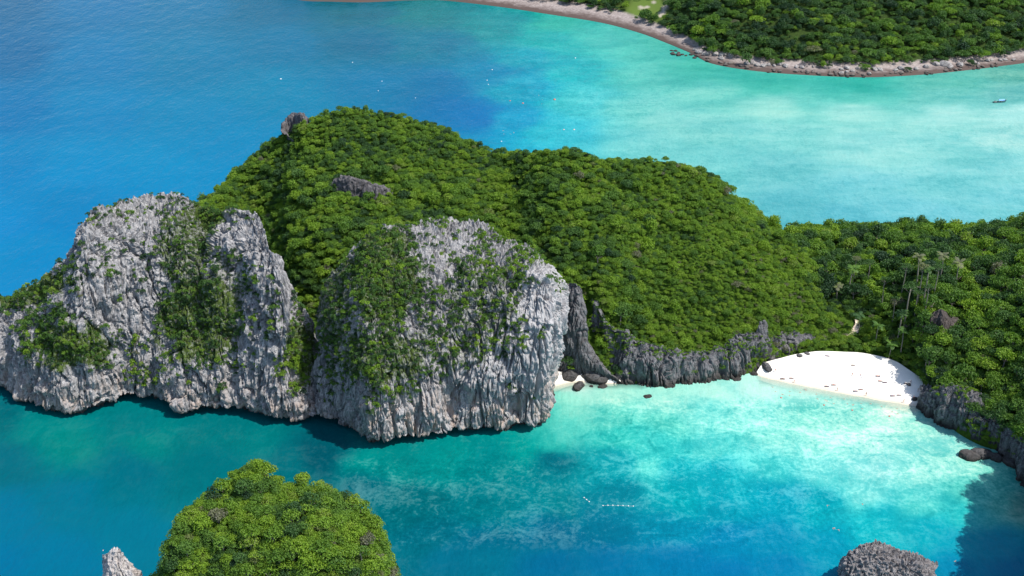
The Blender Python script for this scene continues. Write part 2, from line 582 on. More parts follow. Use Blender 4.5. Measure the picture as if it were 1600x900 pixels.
# --- wooded hill behind (base of the visible slope to its ridge)
stD = [
 [(215, 470), (222, 440, 10), (240, 405, 30)],
 [(290, 460), (292, 400, 12), (292, 362, 30)],
 [(335, 450), (332, 390, 12), (332, 322, 32)],
 [(380, 440), (372, 360, 20), (370, 282, 45)],
 [(425, 440), (405, 340, 28), (400, 246, 58)],
 [(450, 470), (445, 400, 14), (440, 310, 45), (440, 219, 75)],
 [(478, 520), (475, 490, 8), (472, 400, 26), (470, 300, 62), (478, 192, 96)],
 [(560, 520), (560, 460, 8), (560, 380, 22), (560, 300, 52), (560, 179, 96)],
 [(690, 520), (690, 440, 10), (690, 360, 28), (690, 290, 58), (665, 202, 95)],
 [(760, 540), (760, 460, 10), (765, 380, 28), (760, 310, 60), (735, 230, 96)],
 [(830, 560), (825, 480, 12), (822, 400, 32), (815, 310, 66), (800, 244, 96)],
 [(893, 585), (888, 500, 12), (880, 410, 30), (870, 320, 58), (852, 238, 88)],
 [(940, 590), (925, 520, 12), (912, 470, 24), (905, 400, 34), (900, 330, 56), (900, 246, 84)],
 [(965, 592), (960, 540, 8), (955, 490, 16), (955, 420, 30), (953, 340, 50), (950, 256, 82)],
 [(1005, 595), (1003, 540, 10), (1003, 470, 26), (1003, 350, 54), (1000, 253, 84)],
 [(1060, 592), (1060, 553, 8), (1060, 470, 26), (1060, 360, 52), (1052, 257, 82)],
 [(1120, 588), (1120, 550, 8), (1120, 470, 24), (1115, 380, 46), (1100, 283, 80)],
 [(1172, 578), (1172, 535, 8), (1165, 460, 24), (1160, 390, 42), (1145, 317, 76)],
 [(1200, 568), (1196, 500, 10), (1200, 455, 20), (1198, 410, 32), (1188, 353, 66)],
 [(1240, 556), (1240, 515, 8), (1240, 455, 22), (1232, 388, 45)],
 [(1275, 548), (1275, 520, 8), (1272, 480, 16), (1262, 438, 30)],
 [(1305, 545), (1303, 525, 6), (1298, 510, 14)],
]
gD = loft(stD, 300, 170, zl=1.0, undercut=0, back=70, vfront=0.75)
nD = grid_normals(gD)
gD = gD + nD * (fbm(gD / 30, 3) * 5.0 + fbm(gD / 10, 2) * 2.0)[..., None] * smooth(1, 8, gD[..., 2])[..., None]
landform('D', 'wooded_hill', gD, M_GROUND)

# --- dark rocky shore under the hill
stR = [
 [(872, 575), (874, 560, 3), (880, 540, 6), (884, 520, 10)],
 [(915, 585), (912, 565, 6), (908, 545, 12), (905, 530, 18)],
 [(940, 590), (932, 562, 8), (928, 520, 13), (924, 468, 19)],  # dark rock carried up the gully to stand in for its shadow
 [(962, 596), (957, 565, 5), (953, 532, 8), (951, 505, 12)],
 [(1005, 601), (1003, 570, 1), (1000, 545, 4), (1000, 528, 8)],
 [(1035, 600), (1035, 575, 1), (1035, 555, 4), (1035, 545, 7)],
 [(1062, 598), (1062, 575, 1), (1062, 560, 3), (1062, 551, 6)],
 [(1095, 596), (1095, 570, 1), (1095, 556, 3), (1095, 547, 6)],
 [(1130, 592), (1130, 565, 1), (1130, 548, 3), (1130, 538, 6)],
 [(1150, 588), (1150, 560, 1), (1148, 535, 4), (1148, 522, 7)],
 [(1180, 582), (1180, 555, 1), (1178, 530, 4), (1178, 518, 7)],
 [(1196, 575), (1196, 545, 1), (1194, 518, 4), (1192, 502, 7)],
 [(1212, 566), (1212, 545, 1), (1212, 530, 3), (1210, 522, 7)],
 [(1240, 556), (1240, 540, 1), (1240, 525, 3), (1240, 517, 7)],
 [(1265, 550), (1265, 538, 1), (1265, 530, 3), (1265, 524, 6)],
 [(1290, 546), (1290, 540, 1), (1290, 536, 3), (1290, 532, 5)],
]
gR = loft(stR, 420, 110, zl=0.8, undercut=0, back=14, vfront=0.8)
gR, nR, dR = karst(gR, 0.62, 0.5, 0.6)
gR = gR + nR * (fbm(gR / np.array((5, 5, 9)) + 71, 2) * 2.6)[..., None] * smooth(0, 3, gR[..., 2])[..., None]
landform('R', 'rocky_shore', gR, M_DARKROCK, stain=0.3 * smooth(10, 3, gR[..., 2]))

# --- leaning slab by the small cove
stS = [
 [(850, 580), (852, 555, 2), (858, 525, 5), (868, 480, 9), (872, 452, 13)],
 [(872, 583), (874, 558, 1), (878, 525, 3), (884, 475, 7), (886, 444, 11)],
 [(892, 587), (894, 560, 0), (897, 525, 2), (901, 475, 6), (900, 442, 10)],
 [(912, 589), (912, 562, -1), (913, 530, 2), (914, 490, 6), (912, 458, 10)],
 [(919, 590), (919, 566, -1), (918, 538, 2), (917, 505, 6), (915, 470, 10)],
 [(928, 591), (925, 570, -1), (922, 548, 2), (919, 530, 5), (917, 512, 8)],
 [(944, 594), (940, 576, -1), (936, 562, 1), (932, 552, 4), (928, 545, 6)],
 [(958, 596), (955, 586, 0), (950, 577, 2), (946, 571, 4)],
 [(972, 598), (969, 595, 1), (966, 592, 2)],
]
gS = loft(stS, 150, 130, zl=1.0, undercut=0, back=9, vfront=0.75)
gS, nS, dS = karst(gS, 0.42, 0.15, 0.6)
landform('S', 'rock_slab', gS, M_DARKROCK, stain=0.2 * np.ones(gS.shape[:2]))

# --- isthmus and right-hand hill
stE = [
 [(1245, 556), (1245, None, 14, 4), (1240, None, 40, 10), (1230, None, 70, 16)],
 [(1300, 549), (1300, None, 25, 5), (1300, None, 50, 10), (1300, None, 75, 13)],
 [(1350, 553), (1350, None, 25, 6), (1350, None, 52, 12), (1350, None, 77, 13.5)],
 [(1400, 566), (1400, None, 20, 8), (1400, None, 55, 14), (1400, None, 80, 15)],
 [(1435, 592), (1435, None, 12, 8), (1435, None, 45, 18), (1435, None, 90, 17)],
 [(1450, 625), (1450, None, 8, 8), (1450, None, 45, 23), (1450, None, 100, 18)],
 [(1492, 666), (1492, None, 4, 8), (1495, None, 14, 9), (1500, None, 50, 18), (1500, None, 120, 19)],
 [(1530, 688), (1530, None, 4, 9), (1530, None, 14, 10), (1530, None, 50, 20), (1530, None, 125, 21)],
 [(1570, 702), (1568, None, 4, 10), (1568, None, 14, 11), (1568, None, 50, 23), (1568, None, 130, 24)],
 [(1612, 745), (1618, None, 6, 14), (1622, None, 18, 14), (1630, None, 60, 29), (1630, None, 150, 28)],
 [(1640, 800), (1660, None, 8, 7), (1670, None, 22, 13), (1690, None, 70, 30), (1700, None, 170, 30)],
 [(1690, 880), (1710, None, 8, 9), (1730, None, 22, 17), (1770, None, 70, 32), (1790, None, 180, 30)],
 [(1716, 930), (1736, None, 6, 15), (1756, None, 18, 28), (1800, None, 50, 36), (1840, None, 180, 30)],
 [(1735, 990), (1752, None, 5, 26), (1775, None, 14, 50), (1850, None, 60, 66), (1900, None, 190, 40)],
 [(1800, 1060), (1820, None, 6, 30), (1850, None, 18, 58), (1900, None, 60, 62), (1950, None, 190, 40)],
 [(1960, 1100), (1980, None, 8, 20), (2010, None, 22, 40), (2060, None, 70, 50), (2100, None, 190, 30)],
]
gE = loft(stE, 300, 170, zl=1.5, undercut=0, back=55, vfront=0.75, backdrop=0.5)
nE = grid_normals(gE)
gE = gE + nE * (fbm(gE / 24, 3) * 2.6 + fbm(gE / 8, 2) * 0.9)[..., None] * smooth(2, 10, gE[..., 2])[..., None]
landform('E', 'wooded_hill', gE, M_GROUND)

# --- rocks at the foot of the right-hand hill
stQ = [
 [(1428, 632), (1430, 622, 1), (1436, 612, 3)],
 [(1450, 650), (1452, 630, 1), (1456, 610, 4), (1460, 602, 7)],
 [(1490, 668), (1490, 640, -1), (1492, 615, 3), (1495, 602, 8)],
 [(1528, 690), (1528, 660, 1), (1528, 635, 6), (1528, 618, 13)],
 [(1560, 706), (1560, 675, 2), (1560, 650, 8), (1560, 635, 16)],
 [(1585, 735), (1588, 700, 2), (1588, 672, 9), (1590, 655, 18)],
 [(1612, 780), (1618, 740, 2), (1622, 700, 10), (1626, 680, 20)],
 [(1650, 860), (1660, 800, 2), (1670, 750, 10), (1680, 720, 20)],
 [(1720, 980), (1730, 880, 0), (1740, 780, 8), (1750, 730, 18)],
]
gQ = loft(stQ, 300, 120, zl=1.2, undercut=0, back=16, vfront=0.8)
gQ, nQ, dQ = karst(gQ, 0.7, 0.8, 0.6)
landform('Q', 'rocky_shore', gQ, M_DARKROCK)

# --- far shore
shoreF = [(300, -60), (430, -12), (470, 0), (520, 2), (570, 3), (640, 0), (690, 0), (780, 10), (860, 22), (940, 35), (1000, 51), (1040, 66), (1078, 82),
          (1110, 98), (1170, 109), (1250, 116), (1350, 120), (1440, 116), (1520, 108), (1600, 98), (1720, 85), (1900, 60)]
stF = []
for px, py in shoreF:
    s = smooth(930, 1200, px)
    stF.append([(px, py), (px, None, 24 - 7 * s, 2.2 + .4 * s), (px, None, 60, 9 + 10 * s), (px, None, 160, 26 + 34 * s), (px, None, 330, 50 + 60 * s)])
gF = loft(stF, 260, 120, zl=0.2, undercut=0, back=300, vfront=0.8)
nF_ = grid_normals(gF)
gF = gF + nF_ * (fbm(gF / 60, 3) * 6)[..., None] * smooth(4, 14, gF[..., 2])[..., None]

def far_shore_material():
    m, nt, N, L, B = new_mat('far shore ground')
    geo = N.new('ShaderNodeNewGeometry')
    sep = N.new('ShaderNodeSeparateXYZ'); L.new(geo.outputs['Position'], sep.inputs[0])
    n1 = noise_node(nt, 0.12, 5, 0.7, geo.outputs['Position'])
    n2 = noise_node(nt, 0.6, 4, 0.7, geo.outputs['Position'])
    sand = ramp_node(nt, n2.outputs['Fac'], [(0.3, (0.17, 0.14, 0.13)), (0.55, (0.29, 0.25, 0.235)), (0.75, (0.40, 0.35, 0.33))])
    h = math_node(nt, 'ADD', sep.outputs['Z'], math_node(nt, 'MULTIPLY', math_node(nt, 'SUBTRACT', n1.outputs['Fac'], 0.5), 1.6))
    wet = ramp_node(nt, math_node(nt, 'DIVIDE', h, 4.0, True), [(0.22, (1, 1, 1)), (0.42, (0, 0, 0))])
    c = mix_node(nt, wet.outputs['Color'], sand.outputs['Color'], (0.085, 0.062, 0.054))
    veg = ramp_node(nt, math_node(nt, 'DIVIDE', h, 10.0, True), [(0.30, (0, 0, 0)), (0.40, (1, 1, 1))])
    gcol = ramp_node(nt, n2.outputs['Fac'], [(0.3, (0.016, 0.03, 0.008)), (0.7, (0.04, 0.068, 0.014))])
    clr = attr_node(nt, 'green')
    g2 = mix_node(nt, clr.outputs['Fac'], gcol.outputs['Color'], (0.10, 0.15, 0.03))
    c = mix_node(nt, veg.outputs['Color'], c, g2)
    pth = attr_node(nt, 'stain')
    c = mix_node(nt, pth.outputs['Fac'], c, (0.42, 0.36, 0.30))
    L.new(c, B.inputs['Base Color'])
    B.inputs['Roughness'].default_value = 1.0
    B.inputs['Specular IOR Level'].default_value = 0.1
    return m
pxF, pyF, _ = project(gF)
clearF = ellipses(pxF, pyF, [(1008, 18, 36, 26, 1.0)])
pathd = np.abs(pxF - (1043 - (pyF - 5) * 0.55))
pathF = smooth(5, 2.0, pathd) * (pyF > -10) * (pyF < 26) + ellipses(pxF, pyF, [(1010, 19, 4, 3, 1.0), (1021, 16, 2.5, 2, 1.0)])
landform('F', 'far_shore', gF, far_shore_material(), stain=np.clip(pathF, 0, 1), green=clearF)

# --- foreground islet : closed dome from plan rings
def dome(center, rings, nu, nv):
    """rings: list of (z, [(angle deg, radius), ...]) from the foot up to the top"""
    th = np.linspace(0, 2 * math.pi, nu)
    rows = []
    for z, prof in rings:
        a = np.radians([p[0] for p in prof] + [prof[0][0] + 360])
        r = np.array([p[1] for p in prof] + [prof[0][1]])
        aa = np.concatenate([a - 2 * math.pi, a, a + 2 * math.pi]); rr = np.concatenate([r, r, r])
        o = np.argsort(aa); aa = aa[o]; rr = rr[o]
        R = np.interp(th, aa, rr)
        R = (R + np.interp(th + 0.12, aa, rr) + np.interp(th - 0.12, aa, rr)) / 3
        rows.append(np.stack([center[0] + R * np.cos(th), center[1] + R * np.sin(th), np.full(nu, z)], 1))
    R = np.array(rows)
    t = np.linspace(0, 1, nv)
    G = np.array([catmull(R[:, k], t) for k in range(nu)])
    return G[::-1]
# islet ridge in the photo's own proportions: a front face, a crest and a back
stG = [
 [(222, 1050), (232, 1000, 2), (244, 950, 5), (254, 922, 9)],
 [(244, 1058), (252, 980, 3), (262, 920, 7), (272, 886, 13)],
 [(262, 1064), (265, 960, 3), (272, 880, 8), (286, 834, 16)],
 [(300, 1070), (300, 960, 3), (302, 870, 10), (306, 806, 22)],
 [(345, 1075), (345, 960, 4), (345, 860, 13), (348, 770, 32)],
 [(390, 1078), (390, 960, 4), (392, 850, 14), (392, 737, 37)],
 [(440, 1078), (440, 960, 4), (442, 850, 14), (440, 764, 36)],
 [(490, 1076), (490, 960, 4), (490, 860, 12), (490, 772, 34)],
 [(540, 1072), (540, 970, 4), (540, 870, 11), (540, 794, 30)],
 [(580, 1066), (580, 980, 3), (580, 890, 9), (580, 826, 24)],
 [(618, 1058), (614, 990, 3), (606, 925, 7), (596, 874, 15)],
 [(650, 1050), (643, 1005, 2), (632, 970, 5), (618, 936, 9)],
]
gG = loft(stG, 200, 150, zl=3.0, undercut=4, back=30, vfront=0.65)
gG, nG, dG = karst(gG, 0.5, 0.5)
pxG, pyG, _ = project(gG)
landform('G', 'islet', gG, M_ROCK, green=0.9 * np.ones(gG.shape[:2]) - 0.9 * ellipses(pxG, pyG, [(392, 882, 20, 24, 1.0)]))

# --- pale sea stack at the lower left
stH = [
 [(150, 970), (156, 930, 1), (161, 890, 2), (162, 870, 4)],
 [(164, 985), (164, 930, 1), (166, 890, 2), (166, 863, 5)],
 [(176, 988), (176, 930, 0), (176, 890, 2), (176, 860, 6)],
 [(195, 990), (192, 940, 0), (189, 895, 2), (187, 859, 6)],
 [(208, 990), (202, 940, 0), (198, 900, 2), (195, 867, 6)],
 [(225, 990), (217, 940, 0), (210, 900, 2), (205, 880, 6)],
 [(250, 985), (240, 945, 1), (228, 915, 3), (218, 893, 6)],
 [(275, 975), (265, 950, 1), (250, 930, 3), (238, 918, 5)],
]
gH = loft(stH, 110, 120, zl=1.5, undercut=1.5, back=11, vfront=0.7)
gH, nH, dH = karst(gH, 0.40, 0.25)
gH = gH + nH * ((ridged(gH / np.array((1.6, 1.6, 1.8)) + 3, 2) - 0.5) * 0.6)[..., None]
meH = grid_mesh('sea_stack', gH, rock_material('pale limestone', (0.50, 0.47, 0.45), (0.36, 0.345, 0.34), (0.16, 0.155, 0.16), (0.50, 0.42, 0.38)), False,
                {'stain': 0.5 * np.ones(gH.shape[:2]), 'green': np.zeros(gH.shape[:2]), 'pale': np.zeros(gH.shape[:2])})
tag(link('sea_stack', meH), 'pale pinkish limestone sea stack rising left of the green islet', 'sea stack')

# --- grey rock standing in the bay, lower right
stI = [
 [(1300, 925), (1303, 910, 1), (1308, 893, 2), (1312, 880, 4)],
 [(1318, 932), (1318, 905, 0), (1320, 880, 2), (1324, 866, 5)],
 [(1345, 936), (1345, 900, 0), (1346, 868, 3), (1349, 850, 7)],
 [(1372, 938), (1372, 905, 1), (1372, 868, 4), (1372, 846, 8)],
 [(1402, 938), (1402, 910, 1), (1402, 880, 4), (1400, 858, 9)],
 [(1432, 936), (1432, 912, 1), (1430, 888, 3), (1428, 869, 7)],
 [(1456, 932), (1455, 915, 1), (1452, 895, 3), (1449, 879, 6)],
 [(1474, 924), (1471, 914, 1), (1467, 902, 3), (1463, 892, 5)],
]
gI = loft(stI, 170, 120, zl=1.0, undercut=1.5, back=12, vfront=0.7)
gI, nI, dI = karst(gI, 0.34, 0.55)
gI = gI + nI * ((ridged(gI / np.array((1.3, 1.3, 1.6)), 3) - 0.5) * 1.3 + (worley(gI / 1.1)[0] - .5) * -.9)[..., None]
meI = grid_mesh('sea_rock', gI, rock_material('grey sea rock', (0.26, 0.245, 0.245), (0.15, 0.145, 0.148), (0.055, 0.054, 0.06), (0.30, 0.25, 0.23)), False, {'stain': 0.25 * np.ones(gI.shape[:2]), 'green': np.zeros(gI.shape[:2]), 'pale': np.zeros(gI.shape[:2])})
tag(link('sea_rock', meI), 'large dark grey jagged rock standing in the turquoise bay at lower right', 'rock')

# ================================================================== BEACHES
def sand_material():
    m, nt, N, L, B = new_mat('white sand')
    geo = N.new('ShaderNodeNewGeometry')
    sep = N.new('ShaderNodeSeparateXYZ'); L.new(geo.outputs['Position'], sep.inputs[0])
    n1 = noise_node(nt, 0.25, 4, 0.6, geo.outputs['Position'])
    n2 = noise_node(nt, 2.5, 4, 0.7, geo.outputs['Position'])
    dry = ramp_node(nt, n2.outputs['Fac'], [(0.3, (0.74, 0.70, 0.63)), (0.7, (0.84, 0.81, 0.75))])
    h = math_node(nt, 'ADD', sep.outputs['Z'], math_node(nt, 'MULTIPLY', math_node(nt, 'SUBTRACT', n1.outputs['Fac'], 0.5), 0.5))
    wet = ramp_node(nt, math_node(nt, 'DIVIDE', h, 1.0, True), [(0.08, (1, 1, 1)), (0.75, (0, 0, 0))])
    c = mix_node(nt, wet.outputs['Color'], dry.outputs['Color'], (0.58, 0.50, 0.40))
    L.new(c, B.inputs['Base Color'])
    B.inputs['Roughness'].default_value = 0.9
    B.inputs['Specular IOR Level'].default_value = 0.15
    bmp = N.new('ShaderNodeBump'); bmp.inputs['Distance'].default_value = 0.15
    L.new(n2.outputs['Fac'], bmp.inputs['Height']); L.new(bmp.outputs['Normal'], B.inputs['Normal'])
    return m
M_SAND = sand_material()

def beach(name, water, inland, zb, nu=120, nv=24):
    """sand sheet from a waterline polyline to an inland polyline (photo points), sloping under the water"""
    W = np.array([at_z(*p, 0.0) for p in water]); I = np.array([at_z(*p, zb) for p in inland])
    t = np.linspace(0, 1, nu)
    Wq, Iq = catmull(W, t), catmull(I, t)
    s = np.linspace(-0.18, 1.12, nv)[None, :, None]
    G = Wq[:, None] * (1 - s) + Iq[:, None] * s
    sz = np.linspace(-0.18, 1.12, nv)
    prof = np.where(sz < 0, sz * 4.0, zb * (1 - (1 - np.clip(sz, 0, 1)) ** 1.8) + 0.6 * np.clip(sz - 1, 0, 1))
    G[..., 2] = prof[None] + fbm(G / 5, 2) * 0.12
    # normals up
    me = grid_mesh(name, G[:, :, :], M_SAND)
    o = link(name, me)
    o['kind'] = 'structure'
    LAND[name] = G
    return o
WL1 = [(1180, 586), (1197, 591), (1225, 597), (1255, 603), (1300, 612), (1345, 620), (1390, 628), (1425, 634), (1455, 640)]
IL1 = [(1192, 568), (1215, 563), (1245, 557), (1275, 554), (1310, 555), (1350, 558), (1395, 569), (1428, 588), (1460, 606)]
beach('beach', WL1, IL1, 2.6)
WL2 = [(850, 608), (868, 604), (885, 599), (905, 597), (930, 599), (955, 600), (985, 598), (1010, 600)]
IL2 = [(850, 570), (868, 568), (885, 575), (905, 582), (930, 588), (955, 588), (985, 588), (1010, 590)]
beach('cove_beach', WL2, IL2, 2.0, 80, 16)
# sandy path climbing into the trees behind the beach
pp = [(1321, 536), (1320, 530), (1329, 522), (1338, 515), (1341, 507), (1336, 500)]
def on_land(keys, px, py, reach=5.0):
    """the nearest-to-camera point of the land seen at a photo point"""
    best = None
    for k in keys:
        G = LAND[k].reshape(-1, 3)
        qx, qy, qd = project(G)
        m = (np.abs(qx - px) < reach) & (np.abs(qy - py) < reach)
        if m.any():
            j = np.flatnonzero(m)
            near = j[qd[j] < qd[j].min() + 6]
            j = near[np.argmin((qx[near] - px) ** 2 + (qy[near] - py) ** 2)]
            if best is None or qd[j] < best[0]:
                best = (qd[j], G[j])
    return None if best is None else best[1].copy()
rows = np.array([on_land(['E', 'beach'], px, py, 9.0) for px, py in pp]) + np.array((0, 0, 0.5))
rows = catmull(rows, np.linspace(0, 1, 24))
wid = np.interp(np.linspace(0, 1, 24), [0, .2, .45, .7, .85, 1], [.8, 2.4, 2.7, 1.8, 1.2, .4])
PG = np.array([[r + np.array((w * k, 0, 0.25 * k * k)) for k in np.linspace(-1, 1, 9) + rng.normal(0, .12)] for r, w in zip(rows, wid)])
PG[..., 2] += fbm(PG / 2, 2) * 0.4
pth = link('path', grid_mesh('path', PG[:, ::-1], plain('pale earth', (0.56, 0.47, 0.36), 1.0, 0.35, 0.9)))
pth['kind'] = 'structure'

# ================================================================== WATER
def lin(h):
    c = [int(h[i:i + 2], 16) / 255 for i in (0, 2, 4)]
    return np.array([v / 12.92 if v <= 0.04045 else ((v + 0.055) / 1.055) ** 2.4 for v in c])

# photo point, water colour there, mottle (sand / reef patchiness 0..1)
WC = [
 # upper left, open sea
 (0, 0, '02629f', .1), (150, 0, '0271b5', .1), (300, 0, '0273b0', .1), (420, 10, '02699c', .15), (560, 15, '046a8c', .3), (0, 80, '0c66a8', .1), (150, 90, '0a78bd', .1),
 (300, 90, '0479b5', .1), (440, 70, '0574ad', .1), (560, 70, '036c9c', .2), (680, 20, '067d8c', .4), (680, 70, '04769c', .35), (780, 40, '0a8f98', .5),
 (0, 170, '1474bb', .1), (150, 170, '1180c4', .1), (300, 180, '0e82c0', .1), (440, 140, '0382bb', .1), (560, 130, '0379b4', .1), (680, 130, '0272ab', .2), (760, 110, '0284b0', .3),
 (0, 260, '1c80c4', .1), (120, 260, '1e88ca', .1), (260, 260, '1c89c8', .1), (350, 230, '1285c4', .1), (0, 340, '1f86c8', .1), (100, 330, '1a80c0', .1), (60, 400, '1b86c2', .1), (0, 420, '1c86c0', .1), (740, 180, '0274b6', .2), (700, 170, '0270b0', .15),
 # lagoon beyond the hill
 (860, 60, '1fb0ac', .5), (820, 90, '0aa0b4', .5), (820, 140, '08a0bc', .6), (800, 190, '0a9cc4', .5), (870, 40, '3cb7a4', .4), (930, 60, '4cc4b4', .4), (900, 110, '22b8ba', .5), (900, 160, '4cc6c6', .6), (870, 200, '3cc0cc', .5),
 (1000, 80, '4ac6b4', .4), (1000, 120, '55cab9', .4), (1000, 170, '6cd2c6', .5), (1000, 220, '70d2cc', .4), (1080, 110, '3fc2ae', .3), (1100, 150, '6cd4c4', .4), (1100, 200, '7ad6cc', .4), (1130, 260, '66cdc9', .4),
 (1200, 130, '38bfac', .3), (1200, 165, '90e2d2', .2), (1200, 210, '78d6ce', .4), (1200, 270, '6ccccb', .4), (1230, 330, '5cc2c8', .4),
 (1340, 132, '22b8a6', .3), (1340, 150, '50c8b8', .3), (1340, 176, '9ae6d8', .2), (1340, 235, '88dcd4', .3), (1340, 290, '6accd0', .4), (1330, 345, '62c6d0', .4),
 (1480, 130, '50c0b0', .4), (1480, 150, '60c8bc', .4), (1480, 180, 'a0e8dc', .2), (1480, 230, '82dad2', .4), (1480, 290, '70d0d0', .4), (1450, 335, '64c8d0', .4),
 (1590, 115, '66c2b0', .5), (1590, 150, '6ac6bc', .4), (1590, 175, 'a4eae0', .2), (1590, 215, '9ae2d8', .4), (1590, 260, '80d8d4', .4), (1590, 320, '74d2d4', .4), (1380, 240, '9ae6dc', .2), (1040, 190, '84dcd0', .3),
 # near side left
 (0, 640, '04707c', .3), (60, 670, '0a908f', .3), (0, 720, '04788a', .2), (0, 800, '0480a4', .1), (0, 890, '0280ac', .1), (100, 690, '049490', .3), (200, 660, '06868c', .3), (230, 690, '08908f', .3), (320, 670, '05848a', .3), (120, 780, '04809c', .15), (200, 740, '047d90', .2), (100, 880, '0282a8', .1), (230, 850, '0484a0', .1), (320, 730, '067f8a', .2), (400, 690, '07888c', .3), (460, 720, '057a86', .3), (500, 710, '0a6274', .4),
 # centre
 (560, 720, '08a09c', .4), (620, 725, '0a9a98', .4), (700, 710, '08a4a0', .5), (560, 770, '077888', .4), (640, 780, '067a86', .4), (660, 850, '067c90', .4), (700, 880, '047a98', .2), (760, 720, '079498', .5), (760, 780, '068894', .5), (820, 700, '0cb0a8', .5), (860, 720, '087f90', .6), (860, 690, '3ccfc0', .5), (760, 850, '04809c', .3), (860, 780, '06949f', .4), (860, 850, '0480a0', .3), (860, 895, '0278a4', .2), (960, 880, '027ba8', .2), (960, 820, '0488a4', .3), (960, 770, '0a98a8', .5), (1060, 880, '027ca8', .3), (1060, 820, '0594b0', .5), (1060, 770, '0cb0b8', .7),
 # bay
 (880, 660, '6fe4d2', .5), (890, 630, '9aefd8', .4), (900, 605, 'd8f4e4', .2), (960, 612, 'b4f2dc', .3), (960, 650, '70e0cc', .6), (960, 690, '3cd0c4', .7), (960, 730, '14aab4', .8), (1040, 620, 'b0f2dc', .3), (1040, 660, '74e2ce', .5), (1040, 700, '3fd0c8', .8), (1010, 735, '60e0d4', .8), (1060, 740, '18b4bc', .8), (1120, 610, 'b8f4e0', .3), (1120, 650, '8ceada', .5), (1120, 700, '64dcd0', .8), (1120, 740, '1cb8c0', .9), (1130, 790, '08a2b4', .7), (1130, 840, '058ab0', .4), (1130, 890, '0278a8', .2),
 (1190, 605, 'c4f6e6', .2), (1190, 640, '96ecdc', .4), (1200, 690, '94ecda', .6), (1210, 730, '50d4cc', .9), (1220, 780, '0ca4b8', .8), (1220, 840, '068fb0', .5), (1220, 890, '0482ac', .3),
 (1260, 618, 'c0f4e2', .2), (1270, 650, '90e8d4', .4), (1280, 690, '9ceedc', .6), (1290, 730, '88e8dc', .8), (1290, 790, '10acb8', .8), (1290, 850, '0699b4', .5), (1320, 630, 'bcf2de', .2), (1340, 650, '98e8d4', .4), (1360, 690, 'b0f2e2', .5), (1360, 730, 'b4f4e6', .5), (1350, 780, '8ce8dc', .8), (1370, 820, '18b8c0', .7), (1400, 638, 'c4f2de', .2), (1430, 660, 'a0ecd8', .4), (1440, 700, 'a8f0de', .5), (1440, 740, 'a0eede', .6), (1440, 790, '5cd6cc', .8), (1450, 830, '14b4c0', .6), (1500, 690, 'b0f4e2', .4), (1520, 720, 'a4f0dc', .5), (1520, 770, '68d8c8', .8), (1570, 740, '7adcc8', .6), (1560, 790, '5cc4b4', .8), (1510, 800, '2cc0c0', .7), (1590, 790, '6ab0a0', .7), (1500, 850, '0ea8bc', .4), (1560, 850, '0ea0b8', .3), (1480, 895, '0a8cb0', .3), (1590, 890, '0a8cb0', .2),
]
xs = np.unique(np.concatenate([-np.geomspace(420, 9000, 22)[::-1], np.arange(-420, 421, 2.5), np.geomspace(420, 9000, 22)]))
ys = np.unique(np.concatenate([-np.geomspace(40, 4000, 12)[::-1] + 0, np.linspace(-40, 230, 30), np.arange(230, 480, 2.0), np.arange(480, 1010, 3.5), np.geomspace(1010, 14000, 26)]))
XX, YY = np.meshgrid(xs, ys, indexing='ij')
WG = np.stack([XX, YY, np.zeros_like(XX)], -1)
Yc = np.clip(YY, 262, 1050)
wpx, wpy, _ = project(np.stack([XX * np.where(YY > 0, Yc / np.maximum(YY, 1), 1), Yc, np.zeros_like(XX)], -1))
near = (YY > 200) & (YY < 1200) & (np.abs(XX) < 600)
wpx = np.clip(wpx, -60, 1660); wpy = np.clip(wpy, -15, 915)
wob = np.stack([fbm(WG / 26, 4), fbm(WG / 26 + 50, 4)], -1)
wpx2 = wpx + wob[..., 0] * 34
wpy2 = wpy + wob[..., 1] * 26 * smooth(0, 700, wpy) + wob[..., 1] * 6
cp = np.array([(a[0], a[1]) for a in WC], float)
cc = np.array([lin(a[2]) for a in WC])
cm = np.array([a[3] for a in WC])
flat = np.stack([wpx2.ravel(), wpy2.ravel()], 1)
col = np.zeros((len(flat), 3)); mot = np.zeros(len(flat))
# the hill parts two waters: only mix points of the same side
side_c = cp[:, 1] < 470
side_f = YY.ravel() > 440
for i0 in range(0, len(flat), 20000):
    f = flat[i0:i0 + 20000]
    dd = ((f[:, None, 0] - cp[None, :, 0]) * 0.8) ** 2 + ((f[:, None, 1] - cp[None, :, 1]) * np.where(f[:, None, 1] < 470, 1.9, 1.15)) ** 2
    w = 1.0 / (dd + 130.0) ** 1.9
    w = w * np.where(side_f[i0:i0 + 20000, None] == side_c[None, :], 1.0, 1e-9)
    w /= w.sum(1, keepdims=True)
    col[i0:i0 + 20000] = np.exp(w @ np.log(cc + 0.004)) - 0.004
    mot[i0:i0 + 20000] = w @ cm
bay = smooth(600, 640, wpy.ravel()) * smooth(830, 830, wpy.ravel() * 0 + 840) * smooth(870, 950, wpx.ravel()) * smooth(830, 770, wpy.ravel())
mot = np.maximum(mot, bay * .85)
mot = np.maximum(mot, .75 * smooth(690, 730, wpy.ravel()) * smooth(880, 840, wpy.ravel()) * smooth(480, 560, wpx.ravel()) * smooth(1250, 1150, wpx.ravel()))
far = smooth(620, 60, wpy.ravel())[:, None] * smooth(1000, 500, wpx.ravel())[:, None]
col = np.clip(col * (1 - far * np.array((.9, .02, .27))) - np.array((.006, .008, .012)), 0.0005, 1)
lag = smooth(850, 1050, wpx.ravel())[:, None] * (YY.ravel() > 440)[:, None]
col = col * (1 - lag * np.array((.0, .09, .10))) + lag * np.array((.020, .004, .0))
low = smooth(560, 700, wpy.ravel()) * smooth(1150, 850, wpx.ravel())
col = col * (1 - low[:, None] * np.array((.3, .20, .22)))

